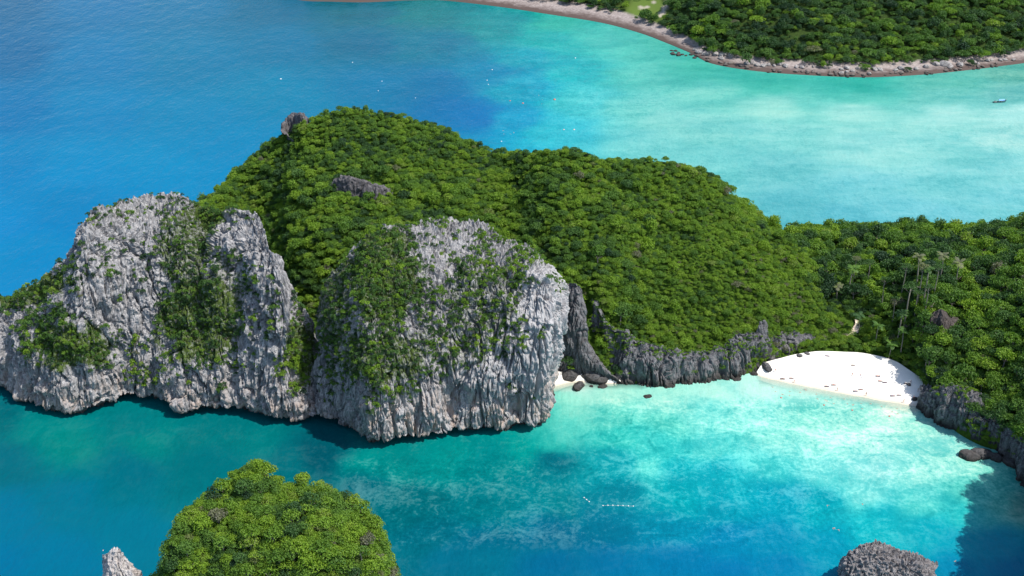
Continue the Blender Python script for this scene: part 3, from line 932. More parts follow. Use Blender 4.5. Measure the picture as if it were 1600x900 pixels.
def water_material():
    m, nt, N, L, B = new_mat('sea water')
    geo = N.new('ShaderNodeNewGeometry')
    pos = geo.outputs['Position']
    wc = attr_node(nt, 'wcol'); mo = attr_node(nt, 'mottle')
    n0 = noise_node(nt, 0.05, 6, 0.62, pos, (0.5, 1.1, 1))
    n1 = noise_node(nt, 0.12, 8, 0.74, pos)
    n1.inputs['Distortion'].default_value = 1.2
    n2 = noise_node(nt, 0.7, 5, 0.7, pos)
    mix01 = math_node(nt, 'ADD', math_node(nt, 'MULTIPLY', n0.outputs['Fac'], 0.30), math_node(nt, 'ADD', math_node(nt, 'MULTIPLY', n1.outputs['Fac'], 0.42), math_node(nt, 'MULTIPLY', n2.outputs['Fac'], 0.28)))
    dk = ramp_node(nt, mix01, [(0.43, (1, 1, 1)), (0.49, (0, 0, 0))])
    lt = ramp_node(nt, mix01, [(0.50, (0, 0, 0)), (0.58, (1, 1, 1))])
    reef = mix_node(nt, 1.0, wc.outputs['Color'], (0.24, 0.66, 0.70), 'MULTIPLY')
    c = mix_node(nt, math_node(nt, 'MULTIPLY', dk.outputs['Color'], mo.outputs['Fac'], True), wc.outputs['Color'], reef)
    big = noise_node(nt, 0.021, 5, 0.6, pos, (0.8, 1.2, 1))
    bigr = ramp_node(nt, big.outputs['Fac'], [(0.46, (0, 0, 0)), (0.60, (1, 1, 1))])
    c = mix_node(nt, math_node(nt, 'MULTIPLY', bigr.outputs['Color'], math_node(nt, 'MULTIPLY', mo.outputs['Fac'], 0.85), True), c, mix_node(nt, 1.0, wc.outputs['Color'], (0.30, 0.72, 0.80), 'MULTIPLY'))
    sandy = mix_node(nt, 0.22, mix_node(nt, 1.0, c, (3.0, 1.55, 1.45), 'MULTIPLY'), (0.50, 0.90, 0.80))
    stk = attr_node(nt, 'streak')
    sn = noise_node(nt, 1.0, 6, 0.65, pos, (0.016, 0.045, 1))
    sr = ramp_node(nt, sn.outputs['Fac'], [(0.36, (0.62, 0.84, 0.85)), (0.50, (1, 1, 1)), (0.64, (1.45, 1.12, 1.10))])
    c = mix_node(nt, math_node(nt, 'MULTIPLY', stk.outputs['Fac'], 0.6), c, mix_node(nt, 1.0, c, sr.outputs['Color'], 'MULTIPLY'))
    c = mix_node(nt, math_node(nt, 'MULTIPLY', lt.outputs['Color'], math_node(nt, 'MULTIPLY', mo.outputs['Fac'], math_node(nt, 'MULTIPLY', mo.outputs['Fac'], 0.9)), True), c, sandy)
    c = mix_node(nt, 1.0, c, (WGAIN, WGAIN, WGAIN), 'MULTIPLY')
    L.new(c, B.inputs['Base Color'])
    B.inputs['Roughness'].default_value = 0.16
    B.inputs['IOR'].default_value = 1.33
    B.inputs['Specular IOR Level'].default_value = 0.10
    b1 = noise_node(nt, 0.55, 3, 0.6, pos, (1.0, 0.45, 1))
    b2 = noise_node(nt, 0.11, 2, 0.5, pos, (1.0, 0.5, 1))
    hsum = math_node(nt, 'ADD', math_node(nt, 'MULTIPLY', b1.outputs['Fac'], 0.35), math_node(nt, 'MULTIPLY', b2.outputs['Fac'], 0.8))
    bmp = N.new('ShaderNodeBump'); bmp.inputs['Strength'].default_value = 0.85; bmp.inputs['Distance'].default_value = 1.0
    L.new(hsum, bmp.inputs['Height']); L.new(bmp.outputs['Normal'], B.inputs['Normal'])
    # clear shallows: the sand shows through at the beach edge
    cl = attr_node(nt, 'clear')
    tp = N.new('ShaderNodeBsdfTransparent'); mx = N.new('ShaderNodeMixShader')
    L.new(cl.outputs['Fac'], mx.inputs[0]); L.new(B.outputs[0], mx.inputs[1]); L.new(tp.outputs[0], mx.inputs[2])
    L.new(mx.outputs[0], N['Material Output'].inputs['Surface'])
    return m
WGAIN = 0.54
def edge_clear(WL, reach):
    W = catmull(np.array([at_z(*p, 0.0) for p in WL]), np.linspace(0, 1, 160))
    out = np.zeros(XX.shape)
    idx = np.argwhere((YY > W[:, 1].min() - 15) & (YY < W[:, 1].max() + 15) & (XX > W[:, 0].min()) & (XX < W[:, 0].max()))
    for a, b in idx:
        d = np.sqrt(((W[:, :2] - (XX[a, b], YY[a, b])) ** 2).sum(1)).min()
        out[a, b] = max(0.0, 1 - d / reach) ** 0.7 * 0.75
    return out
clear = np.maximum(edge_clear(WL1, 5.0), edge_clear(WL2, 4.0))
wme = grid_mesh('water', WG, water_material(), True, {'mottle': mot.reshape(XX.shape), 'streak': (smooth(800, 950, wpx) * smooth(470, 440, YY * 0 + wpy) * (YY > 440)).reshape(XX.shape), 'wcol': col, 'clear': clear})
link('water', wme)['kind'] = 'structure'

# ================================================================== PLANTS
def quads_mesh(name, centers, normals, sizes, mat, aspect=1.0, seed=0):
    r = np.random.default_rng(seed)
    n = len(centers)
    nn = normals / (np.linalg.norm(normals, axis=1, keepdims=True) + 1e-9)
    ref = r.normal(size=(n, 3))
    t1 = np.cross(nn, ref); t1 /= np.linalg.norm(t1, axis=1, keepdims=True) + 1e-9
    t2 = np.cross(nn, t1)
    s = sizes[:, None] * 0.5
    bend = nn * s * 0.35
    V = np.stack([centers - t1 * s - bend * 0.6, centers - t2 * s * aspect + bend * 0.3, centers + t1 * s - bend, centers + t2 * s * aspect + bend * 0.3], 1).reshape(-1, 3)
    F = np.arange(n * 4).reshape(-1, 4)
    me = mesh_from(name, V, [tuple(map(int, f)) for f in F], mat, False)
    return me

def crown_mesh(name, lobes, per, leaf, flat=0.75, zc=0.95, seed=0, mat=None, spread=0.58, gap=0.12):
    r = np.random.default_rng(seed)
    C, Nn, S = [], [], []
    for k in range(lobes):
        a = 2.39996 * k + r.uniform(-.4, .4)
        rad = spread * math.sqrt((k + 0.4) / lobes) * r.uniform(0.85, 1.2)
        zz = (1 - (rad / (spread * 1.15)) ** 2) * 0.55 * r.uniform(0.6, 1.2) - 0.05
        c = np.array((math.cos(a) * rad, math.sin(a) * rad, zc + zz * flat))
        lr = r.uniform(0.30, 0.46)
        d = r.normal(size=(per, 3)); d[:, 2] = np.abs(d[:, 2]) * 1.1 - 0.45
        d /= np.linalg.norm(d, axis=1, keepdims=True)
        rr = lr * r.uniform(0.72, 1.08, per)
        p = c + d * rr[:, None] * np.array((1, 1, flat))
        keep = r.random(per) > gap
        C.append(p[keep]); Nn.append((d + r.normal(size=d.shape) * 0.45)[keep]); S.append((leaf * r.uniform(0.7, 1.3, per))[keep])
    return quads_mesh(name, np.concatenate(C), np.concatenate(Nn), np.concatenate(S), mat or M_LEAF, 0.8, seed)

CROWNS = [crown_mesh('crown_round', 10, 84, 0.155, 0.80, 0.95, 1),
          crown_mesh('crown_domed', 14, 62, 0.145, 0.72, 0.95, 2),
          crown_mesh('crown_loose', 7, 80, 0.165, 0.9, 0.95, 3, spread=0.66, gap=0.3),
          crown_mesh('crown_spreading', 12, 66, 0.15, 0.45, 1.05, 4, spread=0.74),
          crown_mesh('crown_tall', 9, 78, 0.15, 1.25, 0.95, 5, spread=0.46),
          crown_mesh('crown_fine', 16, 56, 0.125, 0.75, 0.95, 6, gap=0.2)]
BUSHES = [crown_mesh('bush_round', 5, 50, 0.22, 0.8, 0.45, 11, spread=0.55),
          crown_mesh('bush_wide', 6, 44, 0.21, 0.6, 0.40, 12, spread=0.68, gap=0.25),
          crown_mesh('bush_tuft', 4, 54, 0.21, 1.0, 0.50, 13, spread=0.46, gap=0.25)]

def tube(verts, faces, pts, rads, sides=6):
    base = len(verts)
    pts = [Vector(p) for p in pts]
    for i, p in enumerate(pts):
        d = (pts[min(i + 1, len(pts) - 1)] - pts[max(i - 1, 0)]).normalized()
        a = d.orthogonal().normalized(); b = d.cross(a)
        for k in range(sides):
            t = 2 * math.pi * k / sides
            verts.append(tuple(p + (a * math.cos(t) + b * math.sin(t)) * rads[i]))
    for i in range(len(pts) - 1):
        for k in range(sides):
            faces.append((base + i * sides + k, base + i * sides + (k + 1) % sides, base + (i + 1) * sides + (k + 1) % sides, base + (i + 1) * sides + k))
    faces.append(tuple(base + (len(pts) - 1) * sides + k for k in range(sides)))

def trunk_mesh(name, seed, mat=M_BARK):
    r = random.Random(seed)
    V, F = [], []
    top = (r.uniform(-.06, .06), r.uniform(-.06, .06), 0.85)
    tube(V, F, [(0, 0, -0.5), (0.02, 0, 0.2), (top[0] * .6, top[1] * .6, 0.55), top], [0.075, 0.06, 0.05, 0.035])
    for k in range(4):
        a = k * 1.57 + r.uniform(-.4, .4)
        e = (math.cos(a) * 0.5, math.sin(a) * 0.5, 1.05 + r.uniform(-.1, .2))
        tube(V, F, [(top[0] * .7, top[1] * .7, 0.6), (e[0] * .5, e[1] * .5, 0.85), e], [0.035, 0.025, 0.01], 5)
    return mesh_from(name, V, F, mat)
TRUNKS = [trunk_mesh('trunk', 1), trunk_mesh('trunk', 2)]
STEM = None
def stem_mesh():
    V, F = [], []
    for k in range(4):
        a = k * 1.6
        tube(V, F, [(0, 0, -0.35), (math.cos(a) * .15, math.sin(a) * .15, .2), (math.cos(a) * .35, math.sin(a) * .35, .5)], [.06, .04, .015], 5)
    return mesh_from('stem', V, F, M_BARK)
STEM = stem_mesh()

# ---- where plants grow: (points, radius, tint, variant) per zone
class Zone:
    def __init__(self, key): self.key, self.P, self.R, self.T, self.V = key, [], [], [], []

def grow(key, G, tries, rfun, tfun, dens, variants, seed, f=0.8, sink=0.35):
    P, N = sample_surface(G, tries, None, seed)
    px, py, dep = project(P)
    r = np.random.default_rng(seed + 100)
    keep = (r.random(len(P)) < dens(P, N, px, py)) & (px > -150) & (px < (2100 if key == 'E' else 1750)) & (py > -150) & (py < 1150)
    P, N, px, py = P[keep], N[keep], px[keep], py[keep]
    R = rfun(P, px, py, r)
    o = np.argsort(-R - r.uniform(0, 1.2, len(R)))          # big crowns first, small ones fill the gaps
    P, N, px, py, R = P[o], N[o], px[o], py[o], R[o]
    k = thin(P, R, f)
    P, N, R, px, py = P[k], N[k], R[k], px[k], py[k]
    T = tfun(P, px, py, r)
    T = np.where((T > .79) & (r.random(len(P)) < .85), r.uniform(.45, .79, len(P)), T)
    V = r.choice(variants, len(P))
    P = P.copy(); P[:, 2] -= sink * R * np.clip(N[:, 2], 0.2, 1)
    P[:, :2] += N[:, :2] * (R * 0.25)[:, None]
    return dict(key=key, P=P, R=R, T=np.clip(T, 0, 1), V=V, N=N)

def clump(P, s, o): return fbm(P / s + o, 2)

zones = {}
# main hill
small = lambda px, py: smooth(960, 1080, px) * smooth(270, 420, py + (px - 1100) * 0.2) * smooth(1300, 1240, px)
def dens_D(P, N, px, py):
    bare = ellipses(px, py, [(923, 500, 10, 55, 1.0), (562, 294, 42, 12, 1.0), (462, 192, 16, 10, .8), (1030, 262, 14, 8, .6)])
    rocks = smooth(0, 6, (px > 1180) * (px < 1222) * (540 - py) * 0 + 6)
    return np.clip(1 - bare * 1.3, 0, 1) * (P[:, 2] > 2.0)
zones['D'] = grow('D', gD, 75000, lambda P, px, py, r: np.clip(np.exp(r.normal(.05, .42, len(P))) * np.where(small(px, py) > r.random(len(P)), .72, 1.0) * (1 + .3 * clump(P, 30, 4)) + 1.5 * (r.random(len(P)) < .012) * (py > 260), .55, np.where(py > 270, 4.0, 2.2)),
                  lambda P, px, py, r: 0.54 + 0.20 * small(px, py) - .30 * smooth(.25, .6, fbm(np.stack([P[:, 0] - P[:, 1] * .8, P[:, 0] * .25 + P[:, 1] * .3, P[:, 2]], -1) / 11 + 60, 2)) + 0.55 * clump(P, 14, 0) + r.normal(0, .17, len(P)) + 0.5 * (r.random(len(P)) < 0.025) - 0.05 * smooth(800, 600, px),  # diagonal bands of lower leaf tint paint the dark of gullies
                  dens_D, [0, 1, 2, 3, 4, 5], 21, 0.72, 0.5)
# beach forest and right-hand hill
def dens_E(P, N, px, py):
    pathc = ellipses(px, py, [(1330, 518, 11, 15, 1.0), (1472, 506, 9, 10, .95), (1480, 640, 60, 18, .8)])
    edge = np.interp(px, [a[0] for a in IL1], [a[1] for a in IL1])
    low = (P[:, 2] > 1.6) & ((px < 1192) | (px > 1462) | (py < edge + 2))
    return np.clip(1 - pathc * 1.3, 0, 1) * low
zones['E'] = grow('E', gE, 34000, lambda P, px, py, r: np.where(P[:, 2] < 7, r.uniform(.8, 2.2, len(P)), np.clip(np.exp(r.normal(.62, .42, len(P))), .9, 4.6)),
                  lambda P, px, py, r: 0.35 + 0.46 * clump(P, 16, 2) + r.normal(0, .16, len(P)) + 0.68 * (r.random(len(P)) < 0.09) + 0.26 * smooth(7, 4, P[:, 2]) + 0.1 * smooth(1500, 1600, px) * (py > 480),
                  dens_E, [0, 1, 2, 3, 4, 2], 31, 0.72, 0.2)
# islet
zones['G'] = grow('G', gG, 20000, lambda P, px, py, r: np.clip(np.exp(r.normal(.12, .46, len(P))), .5, 3.2),
                  lambda P, px, py, r: 0.55 + 0.65 * clump(P, 9, 6) + r.normal(0, .19, len(P)) + 0.12 * smooth(480, 600, px) + 0.35 * (r.random(len(P)) < 0.025) + .07,
                  lambda P, N, px, py: np.clip(1 - 1.4 * ellipses(px, py, [(392, 884, 9, 17, 1.0), (403, 764, 3, 2, 1.0)]), 0, 1) * (P[:, 2] > 8), [0, 1, 2, 3, 5], 41, 0.66)
# far shore
def dens_F(P, N, px, py):
    zt = 2.4 + 1.7 * fbm(P / 10, 2) - .5 * smooth(1080, 1150, px)
    clr = ellipses(px, py, [(1006, 16, 34, 24, 1.0)])
    trail = (np.abs(px - (1043 - (py - 5) * 0.55)) < 6) & (py < 26)
    return (P[:, 2] > zt) * np.clip(1 - 1.3 * clr, 0.0, 1) * (~trail) * (py > -60)
zones['F'] = grow('F', gF, 70000, lambda P, px, py, r: np.clip(np.exp(r.normal(1.0, .38, len(P))), 1.2, 6.0),
                  lambda P, px, py, r: 0.27 + 0.40 * clump(P, 30, 8) + r.normal(0, .15, len(P)) + 0.62 * (r.random(len(P)) < 0.09) + 0.14 * smooth(950, 1000, px) * smooth(1060, 1030, px),
                  dens_F, [0, 1, 2, 3, 4], 51, 0.70)
# bushes on the karst walls
rough = lambda P, s, o: np.clip(0.5 + 1.6 * fbm(P / np.array((s, s, s * 1.4)) + o, 3), 0, 1)
EA = [(288, 385, 45, 70, .8), (352, 440, 50, 38, .75), (315, 500, 75, 78, .9), (270, 560, 40, 40, .55), (250, 322, 120, 13, .6), (160, 335, 60, 18, .6), (75, 525, 45, 45, 1.), (150, 540, 45, 35, 1.), (110, 430, 40, 30, .75), (150, 410, 40, 40, .45), (40, 462, 60, 18, .9), (220, 575, 26, 36, .9),
      (460, 575, 26, 40, .95), (468, 605, 14, 30, .8), (330, 335, 28, 30, .9), (330, 560, 70, 30, .7), (200, 400, 50, 60, .18), (400, 480, 40, 60, .3), (380, 330, 30, 14, .4), (345, 608, 10, 6, .7), (140, 580, 8, 6, .7), (470, 480, 20, 40, .6)]
EC = [(598, 430, 72, 85, 1.), (590, 520, 70, 60, .9), (700, 495, 90, 52, .7), (765, 435, 60, 50, .68), (640, 560, 100, 34, .75), (600, 595, 60, 40, .75), (740, 545, 60, 30, .7), (690, 400, 40, 60, .12), (830, 395, 26, 26, .6), (520, 450, 30, 70, .75), (515, 560, 22, 60, .6), (660, 350, 60, 16, .3), (770, 370, 50, 16, .45), (870, 455, 12, 26, .5), (805, 610, 8, 6, .8), (835, 612, 8, 6, .7), (545, 400, 20, 26, .8), (800, 520, 40, 30, .5)]
dens_b = lambda E, s, o: (lambda P, N, px, py: ellipses(px, py, E) * rough(P, s, o) * 1.45 * (P[:, 2] > 6) * (N[:, 1] < 0.75))
zones['A'] = grow('A', gA, 26000, lambda P, px, py, r: r.uniform(0.5, 1.4, len(P)) + 0.8 * (r.random(len(P)) < .16) * (py > 380) + 0.5 * (ellipses(px, py, [(75, 525, 45, 40, 1), (220, 575, 20, 30, 1), (460, 570, 20, 30, 1)]) > .3),
                  lambda P, px, py, r: 0.30 + 0.32 * clump(P, 7, 1) + r.normal(0, .14, len(P)) + 0.12 * smooth(470, 600, py) + 0.45 * (r.random(len(P)) < 0.06) + 0.28 * (ellipses(px, py, [(220, 575, 24, 34, 1), (460, 570, 24, 36, 1)]) > .3),
                  dens_b(EA, 5.0, 3), [0, 1, 2], 61, 0.75, 0.15)
zones['C'] = grow('C', gC, 26000, lambda P, px, py, r: r.uniform(0.5, 1.35, len(P)) + 0.8 * (r.random(len(P)) < .16),
                  lambda P, px, py, r: 0.34 + 0.30 * clump(P, 7, 5) + r.normal(0, .14, len(P)) + 0.10 * smooth(640, 760, px) + 0.45 * (r.random(len(P)) < 0.05),
                  dens_b(EC, 5.0, 9), [0, 1, 2], 71, 0.72, 0.15)
ER = [(885, 450, 10, 30, .8), (890, 555, 16, 10, .4), (935, 510, 20, 40, .6), (1000, 530, 120, 14, .9), (1100, 545, 120, 12, .9), (1240, 520, 40, 10, .8), (1160, 520, 20, 20, .5), (1210, 505, 14, 30, .5)]
zones['R'] = grow('R', gR, 5000, lambda P, px, py, r: r.uniform(0.5, 1.1, len(P)), lambda P, px, py, r: 0.55 + 0.3 * clump(P, 6, 5) + r.normal(0, .15, len(P)),
                  lambda P, N, px, py: ellipses(px, py, ER) * (P[:, 2] > 5), [0, 1, 2], 81, 0.8, 0.15)
zones['Q'] = grow('Q', gQ, 3000, lambda P, px, py, r: r.uniform(0.6, 1.3, len(P)), lambda P, px, py, r: 0.6 + 0.3 * clump(P, 6, 5) + r.normal(0, .15, len(P)),
                  lambda P, N, px, py: ellipses(px, py, [(1515, 615, 24, 18, .9), (1468, 612, 10, 8, .6), (1580, 640, 30, 20, .8)]) * (P[:, 2] > 5), [0, 1, 2], 91, 0.8, 0.15)

def in_frame(z):
    px, py, dep = project(z['P'] + np.array((0, 0, 1.0)) * z['R'][:, None])
    return (px > 0) & (px < 1600) & (py > 0) & (py < 900), px, py, dep

def depth_visible(z, px, py, dep):
    """not behind a nearer landform: compare with a coarse depth picture of the land"""
    ix = np.clip((px / 4).astype(int), 0, 399); iy = np.clip((py / 4).astype(int), 0, 224)
    return dep < DEPTH[iy, ix] + 9.0
DEPTH = np.full((225, 400), 1e9)
for k, G in LAND.items():
    if 'beach' in k: continue
    qx, qy, qd = project(G.reshape(-1, 3))
    ix = (qx / 4).astype(int); iy = (qy / 4).astype(int)
    ok = (qx >= 0) & (qx < 1600) & (qy >= 0) & (qy < 900)
    np.minimum.at(DEPTH, (iy[ok], ix[ok]), qd[ok])

SHADE = lambda t: 'dark green' if t < 0.28 else 'fresh green' if t < 0.55 else 'bright yellow-green' if t < 0.82 else 'grey-olive'
def place_words(key, px, py):
    if key == 'G':
        a = 'left' if px < 370 else 'right' if px > 510 else 'middle'
        b = 'crown' if py < 800 else 'lower slope'
        return f'on the green islet, {a} {b}', 'trees on the foreground islet'
    if key == 'E':
        if px < 1420 and py > 470: return 'in the strip behind the white beach', 'trees behind the beach'
        if px < 1430: return 'on the isthmus behind the beach', 'trees on the isthmus'
        return ('above the right-hand rocks' if py > 520 else 'high on the right-hand hill'), 'trees on the right-hand hill'
    a = 'left' if px < 560 else 'middle' if px < 900 else 'right'
    b = 'near the ridge' if py < 280 else 'halfway up' if py < 420 else 'low down'
    return f'on the big hill, {a} flank, {b}', 'trees on the big wooded hill'

def stuff_object(name, pts, R, T, V, protos, seed):
    """one object that scatters plant meshes over its points"""
    r = np.random.default_rng(seed)
    n = len(pts)
    me = bpy.data.meshes.new(name)
    me.vertices.add(n)
    me.vertices.foreach_set('co', pts.astype(np.float32).ravel())
    for k, v, ty in (('rad', R, 'FLOAT'), ('tint', T, 'FLOAT'), ('turn', r.uniform(0, 6.28, n), 'FLOAT'), ('sz', r.uniform(0.85, 1.25, n), 'FLOAT'), ('kindno', V, 'INT')):
        a = me.attributes.new(k, ty, 'POINT')
        a.data.foreach_set('value', np.asarray(v, np.int32 if ty == 'INT' else np.float32))
    o = link(name, me)
    ng = bpy.data.node_groups.new(name, 'GeometryNodeTree')
    ng.interface.new_socket('Geometry', in_out='INPUT', socket_type='NodeSocketGeometry')
    ng.interface.new_socket('Geometry', in_out='OUTPUT', socket_type='NodeSocketGeometry')
    N, L = ng.nodes, ng.links
    gi, go = N.new('NodeGroupInput'), N.new('NodeGroupOutput')
    ci = N.new('GeometryNodeCollectionInfo')
    ci.inputs['Collection'].default_value = protos
    ci.inputs['Separate Children'].default_value = True
    ci.inputs['Reset Children'].default_value = True
    iop = N.new('GeometryNodeInstanceOnPoints')
    iop.inputs['Pick Instance'].default_value = True
    def named(nm, ty):
        a = N.new('GeometryNodeInputNamedAttribute'); a.data_type = ty; a.inputs['Name'].default_value = nm
        return a.outputs['Attribute']
    L.new(gi.outputs[0], iop.inputs['Points'])
    L.new(ci.outputs[0], iop.inputs['Instance'])
    L.new(named('kindno', 'INT'), iop.inputs['Instance Index'])
    rot = N.new('ShaderNodeCombineXYZ'); L.new(named('turn', 'FLOAT'), rot.inputs['Z'])
    e2r = N.new('FunctionNodeEulerToRotation'); L.new(rot.outputs[0], e2r.inputs[0]); L.new(e2r.outputs[0], iop.inputs['Rotation'])
    sc = N.new('ShaderNodeCombineXYZ'); rd = named('rad', 'FLOAT')
    L.new(rd, sc.inputs['X']); L.new(rd, sc.inputs['Y'])
    ml = N.new('ShaderNodeMath'); ml.operation = 'MULTIPLY'; L.new(rd, ml.inputs[0]); L.new(named('sz', 'FLOAT'), ml.inputs[1]); L.new(ml.outputs[0], sc.inputs['Z'])
    L.new(sc.outputs[0], iop.inputs['Scale'])
    L.new(iop.outputs[0], go.inputs[0])
    md = o.modifiers.new('scatter', 'NODES'); md.node_group = ng
    o['kind'] = 'stuff'
    return o

def proto_collection(name, meshes):
    c = bpy.data.collections.new(name)          # never linked to the scene: only a store of plant shapes
    for i, m in enumerate(meshes):
        o = bpy.data.objects.new('%02d_%s' % (i, name), m)
        c.objects.link(o)
    return c
CROWN_STORE = proto_collection('crown_shapes', CROWNS)
BUSH_STORE = proto_collection('bush_shapes', BUSHES)

def split_individuals(keys, limit):
    cand = []
    for k in keys:
        z = zones[k]
        ok, px, py, dep = in_frame(z)
        vis = ok & depth_visible(z, px, py, dep)
        z['px'], z['py'] = px, py
        z['solo'] = np.zeros(len(px), bool)
        for i in np.flatnonzero(vis):
            cand.append((z['R'][i] / dep[i], k, i))
    cand.sort(reverse=True)
    for s, k, i in cand[:limit]:
        zones[k]['solo'][i] = True
TREE_LIMIT, BUSH_LIMIT = 270, 290
split_individuals(['D', 'E', 'G'], TREE_LIMIT)
split_individuals(['A', 'C', 'R', 'Q'], BUSH_LIMIT)

ri = random.Random(5)
n_solo = 0
for key in ('G', 'E', 'D'):
    z = zones[key]
    for i in np.flatnonzero(z['solo']):
        R = float(z['R'][i]); t = float(z['T'][i])
        root = link('broadleaf_tree', None, None, z['P'][i])
        rz = ri.uniform(0, 6.28)
        root.rotation_euler = (0, 0, rz)
        where, grp = place_words(key, z['px'][i], z['py'][i])
        v = int(z['V'][i])
        form = ['round', 'domed', 'loose', 'spreading', 'tall', 'fine-leaved'][v]
        tag(root, f'{SHADE(t)} {form} tree {where}', 'tree', grp)
        c = link('crown', CROWNS[v], root); c.scale = (R, R, R * ri.uniform(.85, 1.25)); c['tint'] = t
        tk = link('trunk', TRUNKS[i % 2], root); tk.scale = (R, R, R)
        n_solo += 1
WHERE_B = {'A': 'on the left-hand cliff', 'C': 'on the central cliff', 'R': 'on the dark rocks below the big hill', 'Q': 'on the rocks right of the beach'}
for key in ('A', 'C', 'R', 'Q'):
    z = zones[key]
    for i in np.flatnonzero(z['solo']):
        R = float(z['R'][i]); t = float(z['T'][i])
        px, py = z['px'][i], z['py'][i]
        root = link('cliff_bush', None, None, z['P'][i])
        root.rotation_euler = (0, 0, ri.uniform(0, 6.28))
        if key == 'A': w = ' near its top' if py < 400 else ' halfway up' if py < 520 else ' near its foot'; w += ', left part' if px < 200 else ', right part' if px > 380 else ''
        elif key == 'C': w = ' near its top' if py < 430 else ' halfway up' if py < 540 else ' above the overhang'; w += ', left part' if px < 620 else ', right part' if px > 760 else ''
        else: w = ''
        tag(root, f'{SHADE(t)} bush {WHERE_B[key]}{w}', 'bush', 'bushes ' + WHERE_B[key])
        c = link('foliage', BUSHES[int(z['V'][i])], root); c.scale = (R, R, R * ri.uniform(.8, 1.2)); c['tint'] = t
        s = link('stem', STEM, root); s.scale = (R, R, R)
NTH = ['first', 'second', 'third', 'fourth', 'fifth', 'sixth', 'seventh', 'eighth', 'ninth', 'tenth', 'eleventh', 'twelfth']
same = {}
for o in COL.objects:
    if o.name.startswith(('broadleaf_tree', 'cliff_bush')):
        same.setdefault(o['label'], []).append(o)
for lab, os_ in same.items():
    if 1 < len(os_) <= 24:
        os_.sort(key=lambda o: float(project(np.array(o.location))[0]))
        n = len(os_)
        for i, o in enumerate(os_):
            o['label'] = lab + (', leftmost such' if i == 0 else ', rightmost such' if i == n - 1 else f', {NTH[i]} from left' if i < n / 2 else f', {NTH[n - 1 - i]} from right')
NAMES = {'D': 'forest', 'E': 'forest', 'F': 'far_forest', 'G': 'forest', 'A': 'scrub', 'C': 'scrub', 'R': 'scrub', 'Q': 'scrub'}
for key, z in zones.items():
    m = ~z['solo'] if 'solo' in z else np.ones(len(z['P']), bool)
    if m.sum() == 0: continue
    stuff_object(NAMES[key], z['P'][m], z['R'][m], z['T'][m], z['V'][m], CROWN_STORE if key in 'DEFG' else BUSH_STORE, 7)
print('PLANTS', {k: (len(z['P']), int(z['solo'].sum()) if 'solo' in z else 0) for k, z in zones.items()})

# ================================================================== PALMS AND TALL BARE TREES
M_TRUNKGREY = plain('grey trunk', (0.19, 0.175, 0.145), 0.9)
def frond_mesh(name, seed):
    r = random.Random(seed)
    V, F = [], []
    n = 9
    def spine(t): return Vector((t * 1.0, 0, 0.30 * t - 0.62 * t * t))
    for i in range(n):
        t0 = 0.10 + 0.9 * i / n
        p = spine(t0); q = spine(min(1, t0 + 0.07))
        w = 0.26 * math.sin(math.pi * min(1, 0.15 + t0 * 0.85)) + 0.03
        for s in (-1, 1):
            b = len(V)
            dz = -0.10 * w / 0.26 + r.uniform(-.02, .02)
            V += [tuple(p), tuple(q), (q.x + w * .55, s * w, q.z + dz * 1.2), (p.x + w * .45, s * w * .92, p.z + dz)]
            F.append((b, b + 1, b + 2, b + 3))
    b = len(V)
    for t in (0, .35, .7, 1.0):
        p = spine(t); h = 0.018 * (1.1 - t)
        V += [(p.x, -h, p.z), (p.x, h, p.z)]
    for k in range(3):
        F.append((b + 2 * k, b + 2 * k + 1, b + 2 * k + 3, b + 2 * k + 2))
    return mesh_from(name, V, F, M_LEAF, False)
FROND = [frond_mesh('frond', 1), frond_mesh('frond', 2)]
def palm_trunk(name, lean, seed):
    V, F = [], []
    tube(V, F, [(0, 0, -0.06), (lean * .25, 0, .3), (lean * .6, .01, .65), (lean, 0, 1.0)], [.028, .021, .018, .015], 7)
    return mesh_from(name, V, F, M_TRUNKGREY)
PTRUNK = [palm_trunk('palm_trunk', .10, 1), palm_trunk('palm_trunk', .03, 2), palm_trunk('palm_trunk', -.08, 3)]
PLEAN = [.10, .03, -.08]

def foot_of(top_px, top_py, h, keys=('E', 'D')):
    """foot on the land of a trunk of height h whose top shows at the photo point"""
    best = None
    for Y in np.arange(405, 520, 1.0):
        t = at_y(top_px, top_py, Y)
        b = t - np.array((0, 0, h))
        for k in keys:
            G = LAND[k].reshape(-1, 3)
            m = (np.abs(G[:, 0] - b[0]) < 2.5) & (np.abs(G[:, 1] - b[1]) < 2.5)
            if m.any():
                e = abs(G[m, 2].max() - b[2])
                if best is None or e < best[0]:
                    best = (e, np.array((b[0], b[1], G[m, 2].max())))
    return best[1]

rp = random.Random(12)
